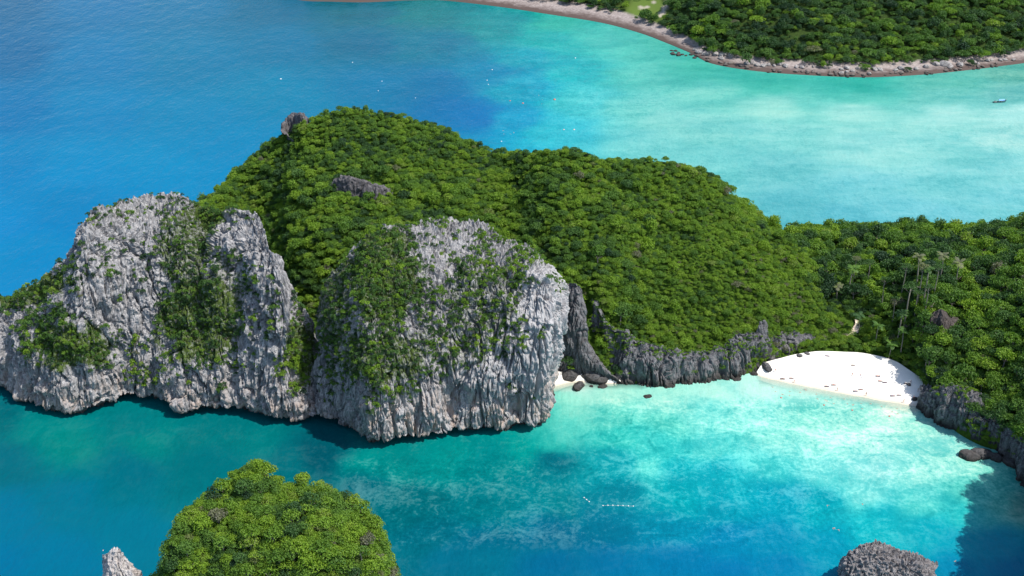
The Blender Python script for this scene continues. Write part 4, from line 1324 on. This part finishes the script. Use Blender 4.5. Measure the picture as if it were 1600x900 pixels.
# (px, py of the crown, height m, what sets it apart)
PALMS = [(1312, 448, 11, 'pale straggly palm left of the isthmus above the beach path'),
         (1410, 487, 13, 'coconut palm above the middle of the tree strip behind the beach'),
         (1413, 520, 10, 'shorter coconut palm leaning out close to the back of the beach'),
         (1346, 492, 8, 'small palm right beside the sandy path behind the beach'),
         (1372, 508, 9, 'palm over the left part of the tree strip behind the beach'),
         (1440, 402, 13, 'grey-headed palm on the crest of the isthmus'),
         (1476, 398, 13, 'grey-headed palm on the crest right of the isthmus'),
         (1452, 420, 14, 'tall palm rising from the hollow right of the isthmus'),
         (1392, 538, 7, 'low palm at the edge of the sand below the tree strip'),
         (1330, 420, 12, 'palm standing among round trees on the left of the isthmus'),
         (1500, 410, 12, 'palm among grey-green trees high on the right-hand hill')]
for i, (px, py, h, lab) in enumerate(PALMS):
    f = foot_of(px, py, h)
    root = link('palm_tree', None, None, f)
    root.rotation_euler = (0, 0, rp.uniform(0, 6.28))
    tag(root, lab, 'palm', 'palms behind the beach')
    tr = link('trunk', PTRUNK[i % 3], root); tr.scale = (h, h, h)
    tint = rp.choice([.2, .3, .4, .35]) if 'grey' not in lab and 'pale' not in lab else .93
    for k in range(13):
        fr = link('frond', FROND[k % 2], root)
        fr.location = (PLEAN[i % 3] * h, 0, h)
        L_ = 2.6 * rp.uniform(.85, 1.15)
        fr.scale = (L_, L_, L_)
        fr.rotation_euler = (0, rp.uniform(-.75, .35), k * 2.4 + rp.uniform(-.2, .2))
        fr['tint'] = tint + rp.uniform(-.06, .06)

# tall trees with bare pale trunks and thin heads: (px, crown py, foot py, label)
def tall_trunk(name, seed):
    r = random.Random(seed)
    V, F = [], []
    tube(V, F, [(0, 0, -.08), (.008, .004, .35), (-.006, .006, .7), (.004, 0, 1.0)], [.017, .014, .012, .007], 6)
    for k in range(4):
        a = k * 1.7 + r.uniform(-.3, .3)
        tube(V, F, [(0, 0, .80 + .04 * k), (math.cos(a) * .09, math.sin(a) * .09, .92 + .02 * k), (math.cos(a) * .17, math.sin(a) * .17, .98)], [.007, .005, .003], 5)
    return mesh_from(name, V, F, M_TRUNKGREY)
TALL = [tall_trunk('tall_trunk', 1), tall_trunk('tall_trunk', 2)]
TALLS = [(1424, 446, 22, 'tallest bare pale trunk with a thin head, in the hollow above the beach'),
         (1416, 416, 15, 'bare pale trunk with a flat grey head on the isthmus crest'),
         (1443, 420, 17, 'slim pale trunk rising right of the flat-headed tree on the isthmus'),
         (1468, 416, 14, 'slim pale trunk at the right end of the isthmus'),
         (1384, 436, 14, 'pale trunk standing left of the tallest bare one'),
         (1361, 408, 13, 'pale trunk in the dark green middle of the isthmus'),
         (1453, 446, 13, 'thin pale trunk just above the shaded rock on the right-hand hill'),
         (1338, 402, 12, 'pale forked trunk at the left of the isthmus'),
         (1400, 468, 12, 'short bare trunk in the trees behind the beach'),
         (1437, 448, 14, 'bare trunk close to the right of the tallest one')]
for i, (px, py, h, lab) in enumerate(TALLS):
    f = foot_of(px, py, h)
    root = link('tall_tree', None, None, f)
    root.rotation_euler = (rp.uniform(-.03, .03), rp.uniform(-.03, .03), rp.uniform(0, 6.28))
    tag(root, lab, 'tree', 'tall bare-trunked trees above the beach')
    tr = link('trunk', TALL[i % 2], root); tr.scale = (h, h, h)
    cr = link('crown', CROWNS[3 if i % 2 else 2], root)
    s = h * 0.17; cr.scale = (s, s, s * .7); cr.location = (0, 0, h - s * .8); cr['tint'] = rp.choice([.93, .25, .2, .35])

# ================================================================== BOULDERS
def boulder_mesh(name, seed, mat, flat=0.7, sub=3):
    bm = bmesh.new()
    bmesh.ops.create_icosphere(bm, subdivisions=sub, radius=1.0)
    co = np.array([v.co[:] for v in bm.verts])
    o = seed * 13.7
    d = 1 + 0.32 * fbm(co * 0.9 + o, 2) + 0.16 * (ridged(co * 1.7 + o, 2) - .4) + 0.08 * perlin(co * 4.0 + o)
    co = co * d[:, None] * np.array((1.15, 0.9, flat))
    for v, c in zip(bm.verts, co): v.co = c
    me = bpy.data.meshes.new(name)
    bm.to_mesh(me); bm.free()
    me.materials.append(mat)
    for at, val in (('stain', 0.3), ('green', 0.0)):
        a = me.attributes.new(at, 'FLOAT', 'POINT'); a.data.foreach_set('value', np.full(len(co), val, np.float32))
    return me
PALEB = [boulder_mesh('boulder', k, M_BOULDER, .75, 2) for k in range(4)]
DARKB = [boulder_mesh('boulder', k + 10, M_DARKROCK, .7, 3) for k in range(5)]
M_SHORE = rock_material('brown shore rock', (0.22, 0.19, 0.17), (0.14, 0.12, 0.11), (0.06, 0.05, 0.048), (0.22, 0.16, 0.13), tide=1.0)
BROWNB = [boulder_mesh('boulder', k + 20, M_SHORE, .6, 2) for k in range(4)]

rb = random.Random(3)
def stone(px, py, r, meshes, label, group, z=None, keys=None, sink=.3, name='boulder'):
    p = on_land(keys, px, py, 6.0) if keys else at_z(px, py, 0.0)
    if p is None: p = at_z(px, py, 0.5)
    if z is not None: p[2] = z
    o = link(name, rb.choice(meshes), None, p + np.array((0, 0, r * .45 - r * sink)))
    o.scale = (r * rb.uniform(.9, 1.25), r * rb.uniform(.85, 1.1), r * rb.uniform(.8, 1.15))
    o.rotation_euler = (rb.uniform(-.25, .25), rb.uniform(-.25, .25), rb.uniform(0, 6.28))
    tag(o, label, 'boulder' if name == 'boulder' else 'rock', group)
    return o
Z8 = [(10, 280, 2.2), (75, 288, 2.6), (140, 285, 1.6), (205, 290, 2), (240, 286, 1.5), (320, 298, 2), (375, 290, 2.8), (395, 310, 2.2), (430, 290, 2.3), (345, 330, 2.8), (380, 326, 2), (480, 295, 2.6), (510, 332, 2.2), (560, 305, 3), (610, 305, 2.6), (740, 298, 3.2), (700, 305, 2.4), (800, 298, 2),
      (840, 295, 2.6), (935, 285, 3), (990, 272, 3.1), (1040, 272, 4.2), (1100, 285, 2.4), (1145, 275, 3.6), (1250, 255, 2.2), (1280, 265, 2), (1330, 238, 2.6), (1380, 240, 1.8), (1430, 238, 2), (1480, 236, 2), (1530, 236, 2)]
Z7 = [(725, 355, 2.4), (760, 362, 2), (800, 358, 1.8), (920, 340, 3.0), (950, 360, 3.2), (985, 365, 3.4), (1015, 372, 2.8), (1060, 375, 3), (1100, 378, 3), (1130, 382, 3.4), (1160, 375, 3.6), (1085, 405, 2.6), (1280, 440, 2.6), (1330, 430, 3.2), (1355, 450, 3), (1400, 455, 3), (1430, 448, 2.4), (1470, 452, 2), (1520, 440, 3.4), (1550, 460, 3)]
fars = [(1240 + a / 4.444, 40 + b / 4.444, r, 'far') for a, b, r in Z8] + [(880 + a / 4.444, b / 4.444, r, 'spit') for a, b, r in Z7]
fars.sort()
for i, (px, py, r, w) in enumerate(fars):
    big = 'huge whitish' if r > 3.9 else 'large pale' if r > 2.9 else 'pale' if r > 2.1 else 'small pale'
    where = 'by the grey beach spit' if px < 1110 else 'left of the wooded far shore' if px < 1250 else 'below the middle of the far wood' if px < 1440 else 'at the right end of the far shore'
    near_l = fars[i - 1][2] if i else 0
    stone(px, py + 1, r * .75, PALEB, f'{big} boulder {where}, number {i + 1} from left'.replace(', number %d from left' % (i + 1), ', %s another boulder' % ('just right of' if i and px - fars[i - 1][0] < 8 else 'well apart from')), 'pale boulders along the far shore', keys=['F'])
FX = np.array([s[0] for s in shoreF], float); FY = np.array([s[1] for s in shoreF], float)
for i in range(110):
    px = rb.gauss(rb.choice([1058, 1075, 1120, 1155, 1205, 1262, 1310, 1330, 1395, 1430, 1490, 1530]), 14)
    if not 1044 < px < 1590: continue
    base = np.interp(px, FX, FY)
    if px < 1090: base = 82 + (px - 1040) * .22
    py = base - rb.uniform(-1, 6)
    where = 'on the spit off the grey beach' if px < 1110 else 'at the waterline left of the far wood' if px < 1280 else 'at the waterline below the far wood' if px < 1440 else 'at the waterline at the far right'
    stone(px, py, rb.uniform(.7, 1.7), BROWNB, 'small wet brown rock ' + where, 'brown rocks along the far waterline', keys=['F'] if px > 1090 else None)

# bare rock bands showing through the forest
def outcrop(key, prof, label, depth=5.0, rise=4.0, amp=.4, mat=None):
    rows = []
    for px, ptop, pbot in prof:
        b = on_land([key], px, pbot, 7.0)
        if b is None: b = on_land([key], px, pbot, 30.0)
        t = at_y(px, ptop, b[1] + rise)
        bk = t + np.array((0, depth, -.5)); bk2 = t + np.array((0, depth * 2.2, -9.0))
        rows.append(catmull([b - np.array((0, 1.0, 4)), b - np.array((0, .6, 0)), b * .45 + t * .55 - np.array((0, .8, 0)), t, bk, bk2], np.linspace(0, 1, 70)))
    R = np.array(rows); q = np.linspace(0, 1, 110)
    G = np.array([catmull(R[:, k], q) for k in range(R.shape[1])]).transpose(1, 0, 2)
    G, n, d = karst(G, amp, .5)
    sh = np.zeros(G.shape[:2])
    o = link('rock_outcrop', grid_mesh('rock_outcrop', G, mat or M_DARKROCK, True, {'stain': sh + .2, 'green': sh + .25, 'pale': sh}))
    tag(o, label, 'rock outcrop')
M_DIM = rock_material('weathered rock', (0.13, 0.125, 0.13), (0.08, 0.078, 0.084), (0.03, 0.03, 0.034), (0.15, 0.12, 0.11))
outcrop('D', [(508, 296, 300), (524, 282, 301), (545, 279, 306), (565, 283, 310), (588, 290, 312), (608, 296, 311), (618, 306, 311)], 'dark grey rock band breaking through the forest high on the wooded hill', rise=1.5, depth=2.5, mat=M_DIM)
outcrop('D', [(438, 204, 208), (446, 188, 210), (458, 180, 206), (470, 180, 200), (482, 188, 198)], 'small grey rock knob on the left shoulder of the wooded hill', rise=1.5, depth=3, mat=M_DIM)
outcrop('E', [(1444, 514, 522), (1452, 501, 526), (1462, 498, 528), (1474, 492, 528), (1486, 499, 526), (1498, 502, 521), (1508, 512, 516)], 'dark shaded rock face among trees right above the white beach', mat=rock_material('shade-darkened brown rock', (0.10, 0.085, 0.08), (0.06, 0.05, 0.048), (0.025, 0.021, 0.02), (0.10, 0.08, 0.07)), rise=2.5)  # rock colour darkened to stand in for the shade on this face

# rocks near the coves
NEAR = [(896, 585, 4.6, 'big dark block at the foot of the leaning slab, nearest the cliff', None),
        (921, 588, 5.0, 'biggest dark block at the foot of the leaning slab', None),
        (944, 594, 3.2, 'dark block at the outer end of the leaning slab', None),
        (904, 605, 2.6, 'dark rock lying in the shallows off the small sandy cove', None),
        (942, 604, 1.7, 'low weedy rock awash beside the small cove', None),
        (924, 604, .7, 'small stone in the shallows between two cove rocks', None),
        (1013, 619, 1.5, 'weedy rock just under the surface off the dark shore', None),
        (1198, 574, 2.0, 'rounded grey boulder at the left end of the white beach', None),
        (1189, 568, 1.6, 'smaller grey boulder wedged behind the rounded one', None),
        (1178, 585, 1.3, 'flat dark stone at the waterline left of the beach', None),
        (1250, 556, 1.2, 'flat grey stone at the back of the beach, left side', None),
        (1262, 552, 1.0, 'small grey stone at the back of the beach near the bushes', None),
        (1420, 600, .8, 'small dark stone in the shade at the right of the beach', None),
        (1432, 602, 1.0, 'dark stone in the shade beside the right-hand rocks', None),
        (1441, 612, 1.4, 'dark stone at the foot of the right-hand rocks', None),
        (1429, 625, 1.1, 'wet stone where the beach meets the right-hand rocks', None),
        (1516, 714, 3.2, 'low dark ledge of rock jutting into the bay from the right shore', None),
        (1534, 711, 3.4, 'larger dark rock behind the jutting ledge on the right shore', None),
        (1556, 716, 2.4, 'dark boulder on the shaded right shore', None),
        (1578, 722, 2.8, 'grey boulder on the shaded right shore near the picture edge', None),
        (1152, 592, 1.8, 'weedy flat rock awash in front of the dark shore', None),
        (1048, 602, 1.4, 'black stone at the waterline below the dark shore', None),
        (870, 582, 1.0, 'small grey stone on the sand of the little cove', None),
        (403, 764, .8, 'small bare whitish rock showing between trees on the islet', 'G')]
for px, py, r, lab, k in NEAR:
    o = stone(px, py, r, PALEB if k else DARKB, lab, None, keys=[k] if k else (['beach', 'R'] if 'beach' in lab and 'waterline' not in lab else None), sink=.35 if 'under' not in lab and 'awash' not in lab else .75, name='rock')
    if k: o.location.z += 1.8

# ================================================================== PEOPLE
M_SKIN = plain('skin', (0.42, 0.25, 0.17), .6)
M_SHORTS = [plain('red cloth', (.50, .05, .05), .8), plain('blue cloth', (.04, .10, .35), .8), plain('black cloth', (.03, .03, .035), .8)]
M_HAIR = plain('dark hair', (.03, .02, .015), .7)

def person_mesh(name, joints, edges, radii, shorts, hair_z):
    me = bpy.data.meshes.new(name + '_frame')
    me.from_pydata(joints, edges, [])
    o = bpy.data.objects.new(name + '_frame', me)
    COL.objects.link(o)
    sk = o.modifiers.new('skin', 'SKIN')
    sk.use_smooth_shade = True
    for v, r in zip(me.skin_vertices[0].data, radii):
        v.radius = (r, r)
    me.skin_vertices[0].data[0].use_root = True
    o.modifiers.new('sub', 'SUBSURF').levels = 1
    dg = bpy.context.evaluated_depsgraph_get()
    out = bpy.data.meshes.new_from_object(o.evaluated_get(dg))
    out.name = name
    bpy.data.objects.remove(o)
    out.materials.clear()
    for m in (M_SKIN, M_SHORTS[shorts], M_HAIR): out.materials.append(m)
    J = np.array(joints)
    hip = (J[0] + J[1]) / 2; head = J[4]
    for p in out.polygons:
        c = np.array(p.center)
        if np.linalg.norm(c - J[0]) < .19: p.material_index = 1
        elif np.linalg.norm(c - head) < .2 and (c - head) @ np.array(hair_z) > .0: p.material_index = 2
    return out
def body(pelvis, chest, neck, head, arms, legs, faced):
    """joint chain: pelvis 0, waist 1, chest 2, neck 3, head 4, crown 5, then arms and legs with hands, fingers and feet"""
    pelvis, chest, neck, head = map(np.array, (pelvis, chest, neck, head))
    J = [pelvis, (pelvis + chest) / 2, chest, neck, head, head + (head - neck) * .75]
    R = [.13, .115, .13, .055, .09, .06]
    E = [(0, 1), (1, 2), (2, 3), (3, 4), (4, 5)]
    for sh, el, wr in arms:
        b = len(J); sh, el, wr = map(np.array, (sh, el, wr))
        J += [sh, el, wr, wr + (wr - el) * .3]; R += [.06, .045, .032, .03]
        E += [(2, b), (b, b + 1), (b + 1, b + 2), (b + 2, b + 3)]
        d = (wr - el) / np.linalg.norm(wr - el); side = np.cross(d, np.array(faced)); side /= np.linalg.norm(side) + 1e-6
        for k, (off, ln) in enumerate(((-.035, .075), (-.012, .09), (.012, .085), (.035, .065))):
            J.append(J[b + 3] + d * ln + side * off); R.append(.010); E.append((b + 3, len(J) - 1))
        J.append(J[b + 2] + d * .05 + side * .06); R.append(.012); E.append((b + 2, len(J) - 1))
    for hp, kn, an, toe in legs:
        b = len(J)
        J += [np.array(hp), np.array(kn), np.array(an), np.array(toe)]; R += [.085, .06, .04, .04]
        E += [(0, b), (b, b + 1), (b + 1, b + 2), (b + 2, b + 3)]
    return [tuple(map(float, j)) for j in J], E, R
stand = body((0, 0, .95), (0, 0, 1.30), (0, 0, 1.47), (0, -.02, 1.60),
             [((-.19, 0, 1.40), (-.25, .02, 1.13), (-.24, -.08, .90)), ((.19, 0, 1.40), (.26, .02, 1.14), (.27, -.05, .90))],
             [((-.10, 0, .88), (-.11, -.03, .50), (-.12, .02, .08), (-.13, -.14, .04)), ((.10, 0, .88), (.12, -.02, .50), (.13, .02, .08), (.15, -.14, .04))], (0, -1, 0))
walk = body((0, 0, .94), (0, -.03, 1.29), (0, -.04, 1.46), (0, -.07, 1.59),
            [((-.19, -.03, 1.39), (-.24, .14, 1.14), (-.22, .12, .90)), ((.19, -.03, 1.39), (.24, -.14, 1.14), (.22, -.28, .96))],
            [((-.10, 0, .88), (-.11, -.20, .52), (-.11, -.22, .09), (-.11, -.38, .05)), ((.10, 0, .88), (.11, .08, .50), (.11, .36, .16), (.11, .24, .06))], (0, -1, 0))
lie = body((0, 0, .13), (0, .36, .14), (0, .54, .14), (0, .68, .16),
           [((-.19, .46, .12), (-.30, .22, .08), (-.27, -.02, .07)), ((.19, .46, .12), (.32, .24, .08), (.30, .0, .07))],
           [((-.10, -.08, .12), (-.13, -.46, .16), (-.13, -.86, .07), (-.15, -.93, .18)), ((.10, -.08, .12), (.12, -.46, .11), (.14, -.87, .07), (.17, -.94, .18))], (0, 0, 1))
swim = body((0, 0, -.10), (0, .36, -.02), (0, .53, .03), (0, .65, .11),
            [((-.19, .44, -.02), (-.42, .55, -.02), (-.48, .78, .0)), ((.19, .44, -.02), (.44, .50, -.03), (.52, .72, -.02))],
            [((-.10, -.08, -.12), (-.16, -.46, -.14), (-.13, -.84, -.10), (-.14, -.98, -.12)), ((.10, -.08, -.12), (.15, -.45, -.20), (.14, -.80, -.12), (.16, -.95, -.12))], (0, 0, 1))
POSES = {}
for nm, b, hz in (('stand', stand, (0, .5, 1)), ('walk', walk, (0, .5, 1)), ('lie', lie, (0, 1, -.3)), ('swim', swim, (0, .2, 1))):
    POSES[nm] = [person_mesh('person_' + nm, *b, s, hz) for s in range(3)]
CLOTH = ['red', 'blue', 'black']

rq = random.Random(21)
def person(px, py, pose, label, group, keys=('beach',)):
    p = on_land(list(keys), px, py, 5.0) if keys else at_z(px, py, 0.0)
    if p is None: p = at_z(px, py, 1.0)
    k = rq.randrange(3)
    o = link('person', POSES[pose][k], None, p + np.array((0, 0, .0 if pose != 'lie' else .05)))
    o.rotation_euler = (0, 0, rq.uniform(0, 6.28) if pose != 'lie' else rq.uniform(1.2, 1.9))
    tag(o, label.replace('@', CLOTH[k]), 'person', group)
    return o
M_TOWEL = [plain('dark towel', (.10, .12, .17), .95), plain('grey towel', (.26, .26, .26), .95)]
def towel_mesh(name, mat):
    V = [(x, y, .03 + .012 * math.sin(7 * x + 3 * y)) for x in np.linspace(-.55, .55, 7) for y in np.linspace(-1.05, 1.05, 10)]
    F = [(i * 10 + j, (i + 1) * 10 + j, (i + 1) * 10 + j + 1, i * 10 + j + 1) for i in range(6) for j in range(9)]
    n = len(V)
    V += [(x, y, z - .04) for x, y, z in V]
    F += [tuple(n + k for k in reversed(f)) for f in F]
    return mesh_from(name, V, F, mat)
TOWELS = [towel_mesh('towel', m) for m in M_TOWEL]
LYING = [(1224, 591, 'left end'), (1235.6, 590, 'left end'), (1291.6, 602, 'middle'), (1302, 601, 'middle'), (1336, 610, 'middle'), (1345.6, 609.6, 'middle'), (1394, 619.6, 'right end'), (1405, 619, 'right end'),
         (1293, 557.6, 'back'), (1333, 572, 'back'), (1371, 588, 'right part'), (1373.6, 597, 'right part'), (1381, 598, 'right part'), (1416, 599, 'shaded end')]
for i, (px, py, w) in enumerate(LYING):
    side = 'left one of a pair' if i < 8 and i % 2 == 0 else 'right one of a pair' if i < 8 else 'lying alone' if i in (8, 9, 13) else ['upper', 'lower left', 'lower right'][i - 10] + ' of three'
    pz = on_land(['beach'], px, py, 5.0)
    t = link('towel', TOWELS[i % 2], None, pz + np.array((0, 0, .05)))
    t.rotation_euler = (0, 0, 1.5 + rq.uniform(-.15, .15)); t.scale = (.85, .85, 1)
    tag(t, f'{["dark blue", "grey"][i % 2]} towel, {w} of the white beach, {side}', 'towel', 'towels on the beach')
    o = person(px, py, 'lie', f'person in @ swimwear sunbathing, {w} of the beach, {side}', 'sunbathers on the beach')
    o.location = t.location + Vector((0, 0, .03)); o.rotation_euler = t.rotation_euler
STANDING = [(1210, 581.6, 'at the far left of the beach by the dark rocks'), (1241, 598.6, 'at the water edge in the left part of the beach'), (1308, 610, 'at the water edge in the middle of the beach'),
            (1352, 617.6, 'at the water edge right of the middle of the beach'), (1411, 627.6, 'at the water edge near the right end of the beach'), (1345, 590, 'left of two standing together on the dry sand'), (1348, 589.5, 'right of two standing together on the dry sand'),
            (1332, 589, 'on the middle of the sand, left of a pair'), (1333.5, 588.5, 'on the middle of the sand, right of a pair'), (1374, 590.5, 'beside the three towels on the right part of the sand'), (1422, 599, 'in the shade at the right end of the beach'), (1433, 613, 'below the right-hand rocks on the sand'), (1426, 624, 'where the sand meets the right-hand rocks')]
for i, (px, py, w) in enumerate(STANDING):
    person(px, py, 'walk' if i % 3 == 1 else 'stand', f'{"walking" if i % 3 == 1 else "standing"} person in @ swimwear {w}', 'people on the beach')
SWIM = [(88, 630), (112, 665), (155, 675), (163, 678), (213, 655), (218, 695), (345, 638), (311, 668), (425, 685), (549, 711), (495, 730), (555, 750), (645, 722), (668, 760), (713, 770), (720, 766), (775, 748), (776, 791), (862, 757), (938, 772), (1065, 798), (1010, 818), (1070, 838), (443, 720), (340, 645), (502, 734)]
SW = sorted((1190 + a / 5, 480 + b / 5) for a, b in SWIM)
for i, (px, py) in enumerate(SW):
    w = 'off the left of the beach' if px < 1260 else 'off the middle of the beach' if px < 1340 else 'off the right of the beach'
    person(px, py, 'swim', f'person in @ swimwear swimming in the clear shallows {w}', 'swimmers off the beach', None)
for px, py, w in [(1300, 825, 'left of three above the grey rock'), (1304, 824, 'middle of three above the grey rock'), (1311, 827, 'right of three above the grey rock'), (1291, 789, 'alone in the turquoise middle of the bay'), (1348, 789, 'alone over pale sand in the bay'), (1490, 877, 'alone by the big shadow right of the grey rock'),
                 (787.6, 204, 'upper of two white specks behind the hill crest'), (787, 209, 'lower of two white specks behind the hill crest'), (798, 209, 'right of the pair behind the hill crest'), (802, 207.6, 'furthest right of the pair behind the hill crest'), (840.6, 149, 'left in the loose group in the lagoon'), (846, 162, 'lowest in the loose group in the lagoon'), (847.5, 155.5, 'right in the loose group in the lagoon')]:
    o = person(px, py, 'swim', f'person in @ swimwear swimming {w}', 'swimmers away from the beach', None)

# ================================================================== BUOYS, FLOATS, BOAT
M_RED = plain('red buoy paint', (.45, .13, .09), .5, .1)
M_WHITE = plain('white buoy paint', (.60, .60, .60), .4, .04)
M_PINK = plain('faded pink buoy paint', (.70, .42, .38), .5, .1)
M_ROPE = plain('pale rope', (.45, .42, .36), .9)
def buoy(px, py, r, mat, label, group):
    r *= .52
    root = link('buoy', None, None, at_z(px, py, 0.0))
    root.rotation_euler = (rq.uniform(-.12, .12), rq.uniform(-.12, .12), 0)
    tag(root, label, 'buoy', group)
    V, F = [], []
    tube(V, F, [(0, 0, -.5 * r), (0, 0, -.3 * r), (0, 0, 0), (0, 0, .35 * r), (0, 0, .62 * r), (0, 0, .78 * r)], [.45 * r, .85 * r, 1.0 * r, .88 * r, .5 * r, .16 * r], 14)
    link('float', mesh_from('buoy_float', V, F, mat), root)
    V, F = [], []
    pts = [(math.cos(a) * .16 * r, 0, .86 * r + math.sin(a) * .16 * r) for a in np.linspace(0, 2 * math.pi, 10)]
    tube(V, F, pts, [.035 * r] * 10, 6)
    link('ring', mesh_from('buoy_ring', V, F, M_DARKMETAL), root)
    V, F = [], []
    tube(V, F, [(0, 0, .18 * r), (0, 0, .24 * r)], [1.0 * r, .98 * r], 14)
    return root
M_DARKMETAL = plain('dark metal', (.05, .05, .055), .5, .2, 3, .6)
for px, py, w in [(1220.6, 621.6, 'leftmost of four red ones off the beach'), (1287.4, 633, 'second from left of four red ones off the beach'), (1331.6, 641, 'third from left of four red ones off the beach'), (1389.6, 650.4, 'rightmost of four red ones off the beach')]:
    buoy(px, py, .75, M_RED, f'red buoy, {w}', 'red buoys off the beach')
for px, py, r, m, lab in [(797, 157.7, 1.0, M_RED, 'small red buoy at the left of the lagoon group'), (817, 161.4, 1.3, M_RED, 'red buoy in the middle of the lagoon group'), (866.5, 155.7, 1.6, M_RED, 'largest red buoy at the edge of the pale lagoon'), (881, 202.6, .9, M_PINK, 'pinkish buoy low in the lagoon, left of two'), (897, 202.6, 1.0, M_PINK, 'pinkish buoy low in the lagoon, right of two'),
                          (438.7, 123.5, 1.2, M_WHITE, 'lone white buoy on the deep blue sea above the left cliff'), (550.7, 97.6, .8, M_WHITE, 'small white buoy far out on the blue sea'), (596.8, 127, .7, M_WHITE, 'upper of two tiny white buoys above the hill top'), (591, 142, .7, M_WHITE, 'lower of two tiny white buoys above the hill top'), (649, 153, .6, M_WHITE, 'tiny white buoy just above the ridge of the hill'),
                          (769, 109, .8, M_WHITE, 'topmost of three white buoys left of the lagoon'), (761, 125.5, .8, M_WHITE, 'middle of three white buoys left of the lagoon'), (763, 132, .7, M_WHITE, 'lowest of three white buoys left of the lagoon'), (899, 90.7, .9, M_WHITE, 'white buoy alone in the upper lagoon'), (783.5, 221, .8, M_WHITE, 'white buoy just behind the dip in the hill ridge'),
                          (161, 860, .38, M_PINK, 'pale pink buoy floating beside the top of the sea stack')]:
    buoy(px, py, r, m, lab, 'mooring buoys out on the water')
def float_line(pts, label):
    P = [at_z(x, y, .02) for x, y in pts]
    c = sum(P) / len(P)
    root = link('float_line', None, None, c); tag(root, label, 'float line', 'float lines in the bay')
    V, F = [], []
    tube(V, F, [tuple(p - c) for p in P], [.03] * len(P), 5)
    link('rope', mesh_from('line_rope', V, F, M_ROPE), root)
    bm = bmesh.new(); bmesh.ops.create_uvsphere(bm, u_segments=10, v_segments=7, radius=.2)
    for v in bm.verts: v.co.z *= .8; v.co.x *= 1.2
    me = bpy.data.meshes.new('line_float'); bm.to_mesh(me); bm.free(); me.materials.append(M_WHITE)
    for p in P: link('float', me, root, p - c)
float_line([(942, 790), (949.8, 789.6), (957.5, 789.6), (965.5, 789.8), (973.4, 790), (981.8, 790.4), (989.5, 790.8)], 'straight line of seven small white floats in the blue middle of the bay')
float_line([(912.5, 777.5), (916.5, 780.6), (920.5, 783.8)], 'short slanting line of three floats left of the longer one')

# longtail boat in the lagoon
def make_boat():
    p = at_z(1562, 160, 0.0)
    root = link('longtail_boat', None, None, p)
    root.rotation_euler = (0, 0, math.radians(8))
    tag(root, 'dark teal wooden boat with a blue canopy anchored in the pale lagoon', 'boat')
    L_ = 8.4
    V, F = [], []
    n = 17
    sec = 9
    for i in range(n):
        t = i / (n - 1)
        x = (t - .5) * L_
        w = .85 * (math.sin(math.pi * min(1, .22 + t * .78)) ** .6) + .03
        if t > .92: w *= (1 - t) / .08 * .8 + .2
        top = .55 + 1.2 * max(0, (t - .55) / .45) ** 2.2 + .15 * (1 - t) ** 2
        bot = -.35 + 1.15 * max(0, (t - .72) / .28) ** 2
        for k in range(sec):
            a = math.pi * (k / (sec - 1))
            V.append((x, -w * math.cos(a), top - (top - bot) * math.sin(a) ** .8))
    for i in range(n - 1):
        for k in range(sec - 1):
            b = i * sec + k
            F.append((b, b + sec, b + sec + 1, b + 1))
    F.append(tuple(range(sec)))
    me = mesh_from('hull', V, F, plain('dark teal paint', (.02, .10, .12), .5))
    h = link('hull', me, root)
    sd_ = h.modifiers.new('thick', 'SOLIDIFY'); sd_.thickness = .05
    V, F = [], []
    for i in range(1, 12):
        t = i / 16; x = (t - .5) * L_; w = .78 * math.sin(math.pi * min(1, .22 + t * .78)) ** .6
        V += [(x, -w, .25), (x, w, .25)]
    for i in range(10): F.append((2 * i, 2 * i + 2, 2 * i + 3, 2 * i + 1))
    link('deck', mesh_from('deck', V, F, plain('weathered planks', (.34, .25, .16), .8)), root)
    V, F = [], []
    nx, ny = 8, 9
    for s in (0, -.05):
        for i in range(nx):
            for j in range(ny):
                x = -.9 + 3.6 * i / (nx - 1); y = (j / (ny - 1) - .5) * 1.9
                V.append((x, y, 1.95 - .35 * (y / .95) ** 2 + s + .03 * math.cos(i * 2)))
    for i in range(nx - 1):
        for j in range(ny - 1):
            b = i * ny + j
            F.append((b, b + ny, b + ny + 1, b + 1)); F.append(tuple(nx * ny + q for q in (b + 1, b + ny + 1, b + ny, b)))
    link('canopy', mesh_from('canopy', V, F, plain('blue tarpaulin', (.16, .36, .75), .6)), root)
    V, F = [], []
    tube(V, F, [(0, 0, .3), (0, 0, 1.72)], [.03, .03], 6)
    pm = mesh_from('canopy_post', V, F, plain('white post paint', (.7, .7, .7), .5))
    for x in (-.7, .8, 2.4):
        for y in (-.82, .82): link('post', pm, root, (x, y, 0))
    V, F = [], []
    tube(V, F, [(-3.6, 0, .9), (-4.6, .2, .55), (-6.2, .5, -.1)], [.05, .04, .03], 6)
    link('propeller_shaft', mesh_from('propeller_shaft', V, F, M_DARKMETAL), root)
    bm = bmesh.new(); bmesh.ops.create_cube(bm, size=1)
    bmesh.ops.scale(bm, vec=(.7, .4, .4), verts=bm.verts); bmesh.ops.bevel(bm, geom=bm.edges[:], offset=.07, segments=2)
    bmesh.ops.translate(bm, vec=(-3.2, 0, .95), verts=bm.verts)
    me = bpy.data.meshes.new('engine'); bm.to_mesh(me); bm.free(); me.materials.append(M_DARKMETAL)
    link('engine', me, root)
    V, F = [], []
    tube(V, F, [(4.0, 0, 1.5), (4.2, 0, 1.95), (4.25, 0, 2.25)], [.09, .07, .05], 6)
    link('prow_post', mesh_from('prow_post', V, F, plain('pale sash', (.75, .72, .65), .8)), root)
make_boat()
